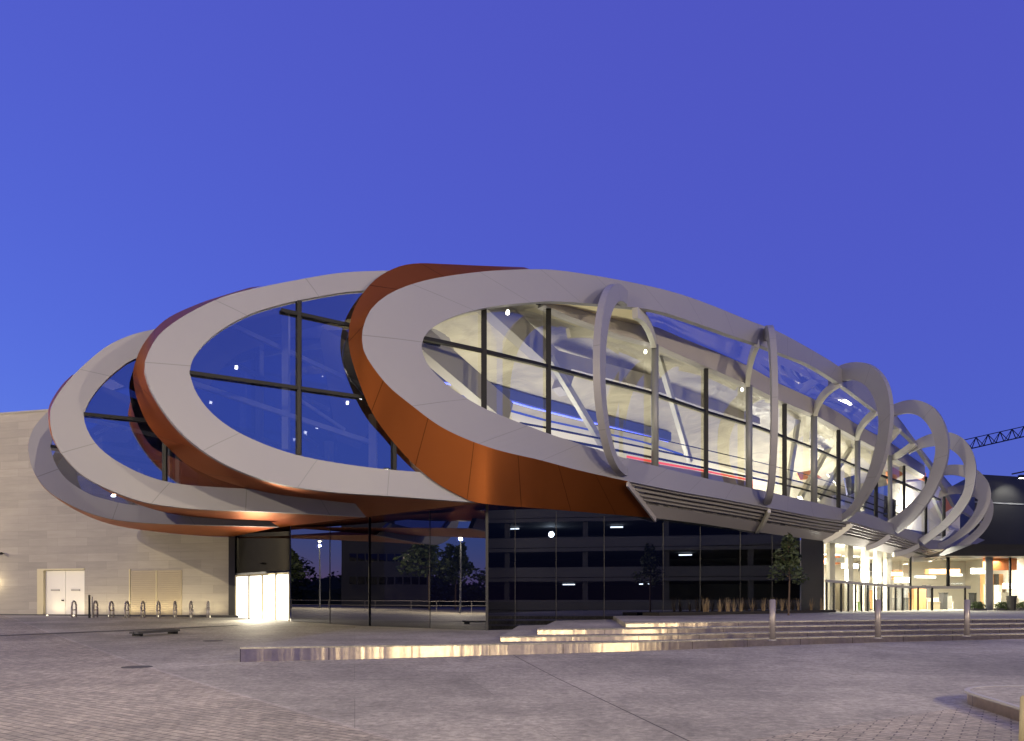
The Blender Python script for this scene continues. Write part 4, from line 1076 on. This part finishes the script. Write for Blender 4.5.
mb = MB(); p = at(1022, 473.5, DBY + 4); mb.bar(at(1012, 474, DBY + 1), at(1030, 470.5, DBY + 1), .1, .12); mb.build('roof_rail', M['dark'], DBd)

CR = empty('tower_crane', tuple(at(1150, 560, 190).xy) + (0.7,), 'dark lattice tower crane jib reaching in from the right against the blue sky', 'crane')
A0, A1 = at(958, 451.5, 190), at(1150, 408, 190)
mb = MB()
nrm = Vector((0, 1.6, 0)); hgt = Vector((0, 0, 2.6))
n = 16; low = [A0.lerp(A1, k / n) for k in range(n + 1)]
for k in range(n):
    mb.bar(low[k] - nrm * .5, low[k + 1] - nrm * .5, .18); mb.bar(low[k] + nrm * .5, low[k + 1] + nrm * .5, .18)
    t0, t1 = (low[k] + low[k + 1]) / 2 + hgt, ((low[k + 1] + low[min(k + 2, n)]) / 2 + hgt)
    if k < n - 1: mb.bar(t0, t1, .2)
    for sgn in (-.5, .5):
        mb.bar(low[k] + nrm * sgn, t0, .16); mb.bar(low[k + 1] + nrm * sgn, t0, .16)
mb.build('jib', M['dark'], CR)
mb = MB(); t = A1 + Vector((0, 0, 0)); mb.tube((t.x, t.y, .6), (t.x, t.y, t.z + 6), .8, .8, 4); mb.build('mast', M['dark'], CR)

# ------------------------------------------------------------------ plaza furniture
bol_pos = [((772.5, 640), 'brushed steel bollard nearest the camera, standing on the shining steps'), ((878, 638), 'middle steel bollard, in front of the long row of lit hall doors'), ((967, 636), 'steel bollard furthest right, before the sliding entrance and hedge')]
proto = None
for (px, py), lab in bol_pos:
    p = on_level(px, py, Z1)
    if proto is None:
        r_ = empty('bollard', tuple(p), lab, 'bollard', 'steel bollards along the lowest step')
        mb = MB(); mb.tube(p, p + Vector((0, 0, 1.12)), .085, .085, 20); mb.build('post', M['bollard'], r_, smooth=False)
        mb = MB(); mb.tube(p + Vector((0, 0, 1.12)), p + Vector((0, 0, 1.15)), .085, .06, 20); mb.build('cap', M['bollard'], r_)
        mb = MB(); mb.tube(p + Vector((0, 0, -.01)), p + Vector((0, 0, .015)), .12, .11, 20); mb.build('base_collar', M['rim'], r_)
        proto = r_
    else:
        c = copy_tree(proto); c.location = p; c['label'] = lab
for ob in bpy.data.objects:
    if ob.name.startswith('post') and ob.parent and ob.parent.name.startswith('bollard'):
        for pl in ob.data.polygons: pl.use_smooth = len(pl.vertices) == 4

# bicycle stands along the stone wall
stands = [(74, 'bicycle stand standing alone before the white double doors'), (95.5, 'bicycle stand right beside the tall thin sign post'), (111.5, 'bicycle stand between the sign post and the two tan louvres, nearer the post'), (127, 'bicycle stand just left of the tan louvre panels'), (143, 'bicycle stand before the left tan louvre panel'), (158.5, 'bicycle stand on the joint between the two tan louvres'), (175, 'bicycle stand before the right tan louvre panel'), (191, 'bicycle stand just right of the tan louvre panels'), (208, 'bicycle stand furthest right, nearest the glowing white doors')]
proto = None
for px, lab in stands:
    p = ground_at(px, 617.6 if px < 100 else 618.3)
    if proto is None:
        r_ = empty('bicycle_stand', tuple(p), lab, 'bicycle stand', 'steel bicycle stands along the stone wall')
        mb = MB(); dirv = Vector((.28, -.96, 0)); u = dirv * .42
        pts = [p - u]
        for k in range(9):
            t = math.pi * k / 8; pts.append(p + Vector((0, 0, .58)) - u * math.cos(t) + Vector((0, 0, .32 * math.sin(t))))
        pts.append(p + u)
        for a, b in zip(pts, pts[1:]): mb.tube(a, b, .045, .045, 10)
        mb.build('hoop', M['bollard'], r_, smooth=True)
        mb = MB(); mb.bar(p - u + Vector((0, 0, .42)), p + u + Vector((0, 0, .42)), .03, .06); mb.build('cross_bar', M['bollard'], r_)
        mb = MB(); mb.box(p - u + Vector((0, 0, .01)), (.16, .16, .02)); mb.build('base_plate', M['rim'], r_)
        mb = MB(); mb.box(p + u + Vector((0, 0, .01)), (.16, .16, .02)); mb.build('base_plate', M['rim'], r_)
        proto = r_
    else:
        c = copy_tree(proto); c.location = p; c['label'] = lab
p = ground_at(90.5, 618)
r_ = empty('sign_post', tuple(p), 'tall thin dark post beside the white double doors of the stone building', 'post')
mb = MB(); mb.bar(p + Vector((-.06, 0, 0)), p + Vector((-.06, 0, 1.25)), .09, .06); mb.build('post', M['dark'], r_)
mb = MB(); mb.bar(p + Vector((.09, 0, 0)), p + Vector((.09, 0, 1.15)), .05, .05); mb.build('post', M['rim'], r_)

# low bench on the plaza
a, b = ground_at(134, 636.5), ground_at(176, 633.5)
BE = empty('low_bench', tuple((a + b) / 2), 'low dark backless bench of two planks alone on the left of the plaza', 'bench')
up_ = Vector((0, 0, 1)); sd = Vector((-(b - a).y, (b - a).x, 0)).normalized()
for k, o_ in ((0, -.11), (1, .14)):
    mb = MB(); mb.bar(a + sd * o_ + up_ * .13, b + sd * o_ + up_ * .13, .2, .08); mb.build('seat_plank', M['concrete_dark'], BE)
for t in (.08, .92):
    c_ = a.lerp(b, t) ; mb = MB(); mb.box((c_.x, c_.y, c_.z + .045), (.12, .4, .09), math.atan2((b - a).y, (b - a).x)); mb.build('leg', M['dark'], BE)
# manhole covers
for px, py, lab in ((213, 640.8, 'small dark round manhole cover on the plaza left of the steel faced terrace'), (137, 667, 'small worn manhole cover on the pale joint line of the paving')):
    p = ground_at(px, py); mb = MB(); mb.tube(p + Vector((0, 0, -.02)), p + Vector((0, 0, .006)), .32, .31, 20)
    tag(mb.build('manhole_cover', M['concrete_dark'], origin=p), lab, 'manhole cover')

# rounded planter in the near right corner
p0 = ground_at(975, 706); p1 = ground_at(1020, 721)
dirp = Vector((p1.x - p0.x, p1.y - p0.y, 0)).normalized(); back = Vector((-dirp.y, dirp.x, 0))
if back.x < 0: back = -back
PL = empty('raised_kerb_bed', tuple(p0), 'low round ended raised bed with metal faced edge in the near right corner', 'planter')
out = []
Rr = 1.1; cc = p0 + back * Rr
ang0 = math.atan2(-back.y, -back.x)
for k in range(15):
    t = ang0 - math.pi * k / 14; out.append(Vector((cc.x + Rr * math.cos(t), cc.y + Rr * math.sin(t), 0)))
end_ = [out[-1] + dirp * 6, out[0] + dirp * 6]
poly = [out[0]] + out[1:] + end_
mb = MB(); mb.prism([(q.x, q.y) for q in poly], -.05, .175); o = mb.build('bed_top', M['tread'], PL); recalc(o)
ctr = sum(poly, Vector()) / len(poly)
mb = MB(); ring_ = [end_[1]] + out + [end_[0]]
ringo = []
for k, q in enumerate(ring_):
    d_ = ring_[min(k + 1, len(ring_) - 1)] - ring_[max(k - 1, 0)]; nn = Vector((-d_.y, d_.x, 0)).normalized()
    if nn.dot(q - cc) < 0: nn = -nn
    ringo.append(q + nn * .03)
mb.strip([q + Vector((0, 0, .15)) for q in ringo], [q + Vector((0, 0, -.02)) for q in ringo]); mb.build('edge_facing', M['riser'], PL)
mb = MB(); mb.path([q + Vector((0, 0, .166)) for q in ringo], .07, .03); mb.build('edge_nosing', M['rim'], PL)
pp = at(1022.5, 741, 6.9); pp.z = .0
mb = MB(); mb.tube(pp, pp + Vector((.012, 0, .55)), .035, .03, 10)
r_ = empty('timber_stake', tuple(pp), 'pale yellow timber stake cut by the right edge of the picture', 'stake')
mb.build('stake', M['stakewood'], r_, smooth=True)
mb = MB(); mb.tube(pp + Vector((.012, 0, .55)), pp + Vector((.012, 0, .57)), .03, .012, 10); mb.build('tip', M['stakewood'], r_)

# ------------------------------------------------------------------ planting
def leaf_cloud(mb, c, rad, n, size, flat=1.0, gap=.0):
    for _ in range(n):
        while True:
            v = Vector((random.uniform(-1, 1), random.uniform(-1, 1), random.uniform(-1, 1)))
            if v.length < 1: break
        p = Vector(c) + Vector((v.x * rad[0], v.y * rad[1], v.z * rad[2]))
        a = Vector((random.uniform(-1, 1), random.uniform(-1, 1), random.uniform(-.6, .6))).normalized(); b_ = a.orthogonal().normalized()
        b_.rotate(__import__('mathutils').Quaternion(a, random.uniform(0, 6.28)))
        s_ = size * random.uniform(.6, 1.3)
        mb.face([p - a * s_, p + b_ * s_ * .5, p + a * s_, p - b_ * s_ * .5])
def small_tree(px, Y, zb, h, spread, label, nleaf=900, leaf=.11, group=None, cat='tree', xy=None):
    p = Vector((ray(px) * Y, Y, zb)) if xy is None else Vector((xy[0], xy[1], zb))
    t = empty('small_tree', tuple(p), label, cat, group)
    mb = MB(); tp = p + Vector((.05, 0, h * .45)); mb.tube(p, tp, .05 * h / 4, .035 * h / 4, 8); mb.tube(tp, p + Vector((0, 0, h * .9)), .035 * h / 4, .012, 8)
    for k in range(9):
        a = 2.4 * k; z0 = h * (.42 + .05 * k); L = spread * (1 - .07 * k)
        mb.tube(p + Vector((0, 0, z0)), p + Vector((math.cos(a) * L * .8, math.sin(a) * L * .8, z0 + h * .13)), .02 * h / 4, .006, 5)
    mb.build('trunk', M['bark'], t)
    mb = MB()
    for k in range(16):
        a = 2.4 * k; f = k / 16; z0 = h * (.46 + .5 * f); L = spread * (1.0 - .75 * f) * random.uniform(.4, .9)
        leaf_cloud(mb, p + Vector((math.cos(a) * L, math.sin(a) * L, z0)), (spread * .45 * (1.2 - f), spread * .45 * (1.2 - f), h * .09), nleaf // 16, leaf)
    mb.build('crown', M['leaf'], t); return t
small_tree(788.5, 34, Z4, 3.75, .85, 'slender dark young tree standing before the black glass base')
# planting strip of soil and dry grasses along the top step
mb = MB()
sA = [basept(x, Z4 + .004, DB) + Vector((.7, -.8, 0)) for x in (640, 700, 760, 818)]; sB = [basept(x, Z4 + .004, DB) + Vector((.1, -.12, 0)) for x in (640, 700, 760, 818)]
mb.ribbon(sA, sB, Vector((0, 0, .14))); structure(mb.build('planting_soil', M['soil']))
for px in (688, 694, 704, 711, 715, 719, 726, 737, 747, 756, 760, 769, 776, 784, 797, 806):
    p = basept(px, Z4 + .13, DB) + Vector((.55 + random.uniform(-.1, .1), -.62, 0))
    mb = MB()
    for k in range(26):
        a = random.uniform(0, 6.28); L = random.uniform(.35, .75); s_ = random.uniform(.06, .22)
        b0 = p + Vector((random.uniform(-.06, .06), random.uniform(-.06, .06), 0)); q = b0 + Vector((math.cos(a) * s_, math.sin(a) * s_, L))
        wv = Vector((-math.sin(a), math.cos(a), 0)) * .012
        mb.face([b0 - wv, b0 + wv, q + wv * .2, q - wv * .2])
    tag(mb.build('grass_tuft', M['straw'], origin=p), 'pale dry ornamental grass tuft in the dark planting strip before the black glass', 'grass tuft', 'dry grass tufts before the black glass')
# clipped hedges and bin before the entrance
for (x0, x1, lab) in ((971, 985, 'short clipped green hedge left of the large steel entrance post'), (995, 1009, 'clipped green hedge between the steel entrance post and the black bin'), (1016, 1034, 'clipped green hedge right of the black bin at the right edge')):
    Yh = q2.y - .9; a, b = at(x0, 613, Yh), at(x1, 604.5, Yh)
    r_ = empty('hedge', ((a.x + b.x) / 2, Yh, Z4), lab, 'hedge')
    mb = MB(); c = Vector(((a.x + b.x) / 2, Yh, Z4 + .3)); leaf_cloud(mb, c, (abs(b.x - a.x) / 2, .35, .34), 900, .06); mb.build('foliage', M['hedge'], r_)
    mb = MB(); mb.box((c.x, c.y, Z4 + .08), (abs(b.x - a.x) * .9, .5, .16)); mb.build('trough', M['concrete_dark'], r_)
p = at(1011.5, 612, q2.y - 1.4); p.z = Z4
r_ = empty('litter_bin', tuple(p), 'black tapered litter bin between two clipped hedges outside the lit hall', 'bin')
mb = MB(); mb.tube(p, p + Vector((0, 0, .95)), .24, .31, 18); mb.build('body', M['bin'], r_)
mb = MB(); mb.tube(p + Vector((0, 0, .95)), p + Vector((0, 0, 1.02)), .34, .33, 18); mb.build('lid_rim', M['darkclad'], r_)

# ------------------------------------------------------------------ what the glass mirrors: lamps, blocks and trees round the plaza
lamps = [((-49.3, 25.8), 8.2, 'tall street lamp left of the plaza, mirrored brightest in the black glass', 22000),
         ((-65.7, 41.9), 8.2, 'tall street lamp beyond the plaza, mirrored left of centre in the black glass', 16000),
         ((31, -5), 14.0, 'tall street lamp at the near right edge of the plaza, beside the car park', 34000),
         ((19, -22), 14.0, 'added tall street lamp, unseen, standing furthest back from the shopping centre', 44000),  # unseen extra lamp, added to weaken the shadows of the rings
         ((-21, -9), 14.0, 'tall street lamp at the near left edge of the plaza, facing the stone building', 47000)]
proto = None
for (x, y), h, lab, en in lamps:
    p = Vector((x, y, g(y)))
    r_ = empty('street_lamp', tuple(p), lab, 'street lamp', 'street lamps round the plaza')
    mb = MB(); mb.tube(p, p + Vector((0, 0, h)), .11, .06, 10); mb.build('pole', M['steel'], r_)
    mb = MB(); hd = p + Vector((0, 0, h)); mb.tube(hd, hd + Vector((0, 0, .12)), .35, .30, 14); mb.build('lamp_head', M['dark'], r_)
    mb = MB(); mb.tube(hd + Vector((0, 0, -.12)), hd + Vector((0, 0, -.01)), .13, .18, 14); mb.build('lamp_glass', M['lamp'], r_)
    light('street_light', 'POINT', tuple(hd + Vector((0, 0, -.55))), en * 1.62, (1, .82, .51), .14)
def block(name, x, y, sx, sy, h, label, rows, lit, rot=0):
    t = empty(name, (x, y, g(y)), label, 'building')
    mb = MB(); mb.box((x, y, h / 2 + g(y)), (sx, sy, h), rot); mb.build('wall', M['concrete_dark'], t)
    mb = MB(); mb.box((x, y, h + .2 + g(y)), (sx + .6, sy + .6, .4), rot); mb.build('roof', M['roof'], t)
    k = 0
    for zz in rows:
        for u in [i / 9 - .5 for i in range(1, 9)]:
            k += 1
            on = (k * 7) % 11 < lit
            for ax in (0, 1):
                px_, py_ = (u * sx * .92, -sy / 2 - .03) if ax == 0 else (sx / 2 + .03, u * sy * .92)
                if not on and ax == 0: continue
                cr, sr = math.cos(rot), math.sin(rot)
                mb = MB(); mb.box((x + px_ * cr - py_ * sr, y + px_ * sr + py_ * cr, zz), (1.2 if ax == 0 else .05, .05 if ax == 0 else 1.2, 1.3), rot)
                mb.build('window', WL if on else M['black_glass'], t)
WL = emit('lit_window', (1, .75, .4), .35)
block('tower_block', -112, 36, 16, 14, 30, 'dark tower block left of the plaza, seen mirrored in the black glass', (5, 9, 13, 17, 21, 25), 1)
block('apartment_block', -96, 68, 20, 22, 15, 'long dark apartment block left of the plaza, mirrored beside the nearer lamp', (4, 8, 12), 1)
for k, (x, y, h) in enumerate(((-84, 14, 9), (-90, 24, 10.5), (-82, 4, 8.5), (-88, 50, 9.5), (-78, 30, 12), (-74, 60, 11), (-70, 10, 12), (-80, 78, 13), (-64, -14, 11))):
    small_tree(0, 0, g(y), h, h * .42, ['broad dark tree beyond the street lamp, second from the tower block', 'tallest dark tree, standing close before the tower block', 'dark tree furthest from the tower block, near end of the row', 'dark tree before the long apartment block beyond the plaza', 'dark tree right behind the brighter mirrored street lamp', 'dark tree behind the second street lamp of the left street', 'dark tree on the street side of the railing, near end', 'last dark tree of the left street, beyond the apartment block', 'lone dark tree at the near end of the left street'][k], nleaf=1300, leaf=.45, group='trees left of the plaza', xy=(x, y))
# far wood along the left horizon
mb = MB()
for k in range(70):
    y = -60 + k * 3.4; h = random.uniform(5, 11); x = -150 + random.uniform(-8, 8)
    leaf_cloud(mb, (x, y, g(y) + h * .45), (6, 4, h * .55), 420, .6)
for k in range(36):
    y = -62 + k * 7; mb.hexa([Vector((-153 + (k % 3), y, 0)), Vector((-149, y, 0)), Vector((-149, y + 7.2, 0)), Vector((-153 + (k % 3), y + 7.2, 0)), Vector((-152, y, 5.5 + 2 * math.sin(k * 1.7))), Vector((-150, y, 5.2 + 2 * math.sin(k * 2.3))), Vector((-150, y + 7.2, 5.5 + 2 * math.sin(k * 1.1))), Vector((-152, y + 7.2, 6 + 2 * math.sin(k)))])
wd_ = mb.build('far_wood', M['leaf']); wd_['kind'] = 'stuff'
# railing along the street at the left
RA = empty('street_railing', (-58, 20, g(20)), 'long grey metal street railing left of the plaza, mirrored low in the glass', 'railing')
mb = MB()
for z in (.55, 1.05): mb.bar(Vector((-58, -20, g(0) + z)), Vector((-58, 60, g(50) + z)), .06, .06)
mb.build('rail', M['bollard'], RA)
for k in range(21):
    y = -20 + 4 * k; mb = MB(); mb.bar(Vector((-58, y, g(y))), Vector((-58, y, g(y) + 1.1)), .06, .06); mb.build('post', M['bollard'], RA)
# open parking block at the right
CP = empty('car_park', (52, 16, g(16)), 'dark open sided multi storey car park right of the plaza, mirrored in the glass', 'car park')
for k, z in enumerate((.3, 3.6, 6.6, 9.6, 12.6)):
    mb = MB(); mb.box((54, 20, z), (16, 84, .35)); mb.build('floor_slab', M['carpark'], CP)
    if k < 4:
        mb = MB(); mb.box((46.1, 20, z + .75), (.15, 83.8, 1.0)); mb.build('parapet', M['carpark'], CP)
for k in range(11):
    y = -20 + k * 8.0; mb = MB(); mb.box((46.6, y, 6.3), (.5, .5, 12.2)); mb.build('column', M['concrete_dark'], CP)
mb = MB(); mb.box((61.8, 20, 6.3), (.3, 83.5, 12.2)); mb.build('back_wall', M['darkclad'], CP)
for (y, z) in ((20, 9.2), (31, 9.2), (38, 6.2), (8, 6.2), (26, 3.2), (34, 3.2)):
    mb = MB(); mb.box((50, y, z), (.3, 1.3, .1)); mb.build('ceiling_lamp', M['lamp_white'], CP)
light('car_park_light', 'POINT', (51, 24, 8.6), 200, (.8, .95, 1), .3)

# ------------------------------------------------------------------ render settings
scene.view_settings.view_transform = 'Standard'; scene.view_settings.look = 'None'
scene.view_settings.exposure = 0; scene.view_settings.gamma = 1
cy = scene.cycles
cy.use_denoising = True
try: cy.denoiser = 'OPENIMAGEDENOISE'
except Exception: pass
cy.max_bounces = 7; cy.diffuse_bounces = 3; cy.glossy_bounces = 4; cy.transparent_max_bounces = 10
cy.sample_clamp_indirect = 4; cy.caustics_reflective = False; cy.caustics_refractive = False
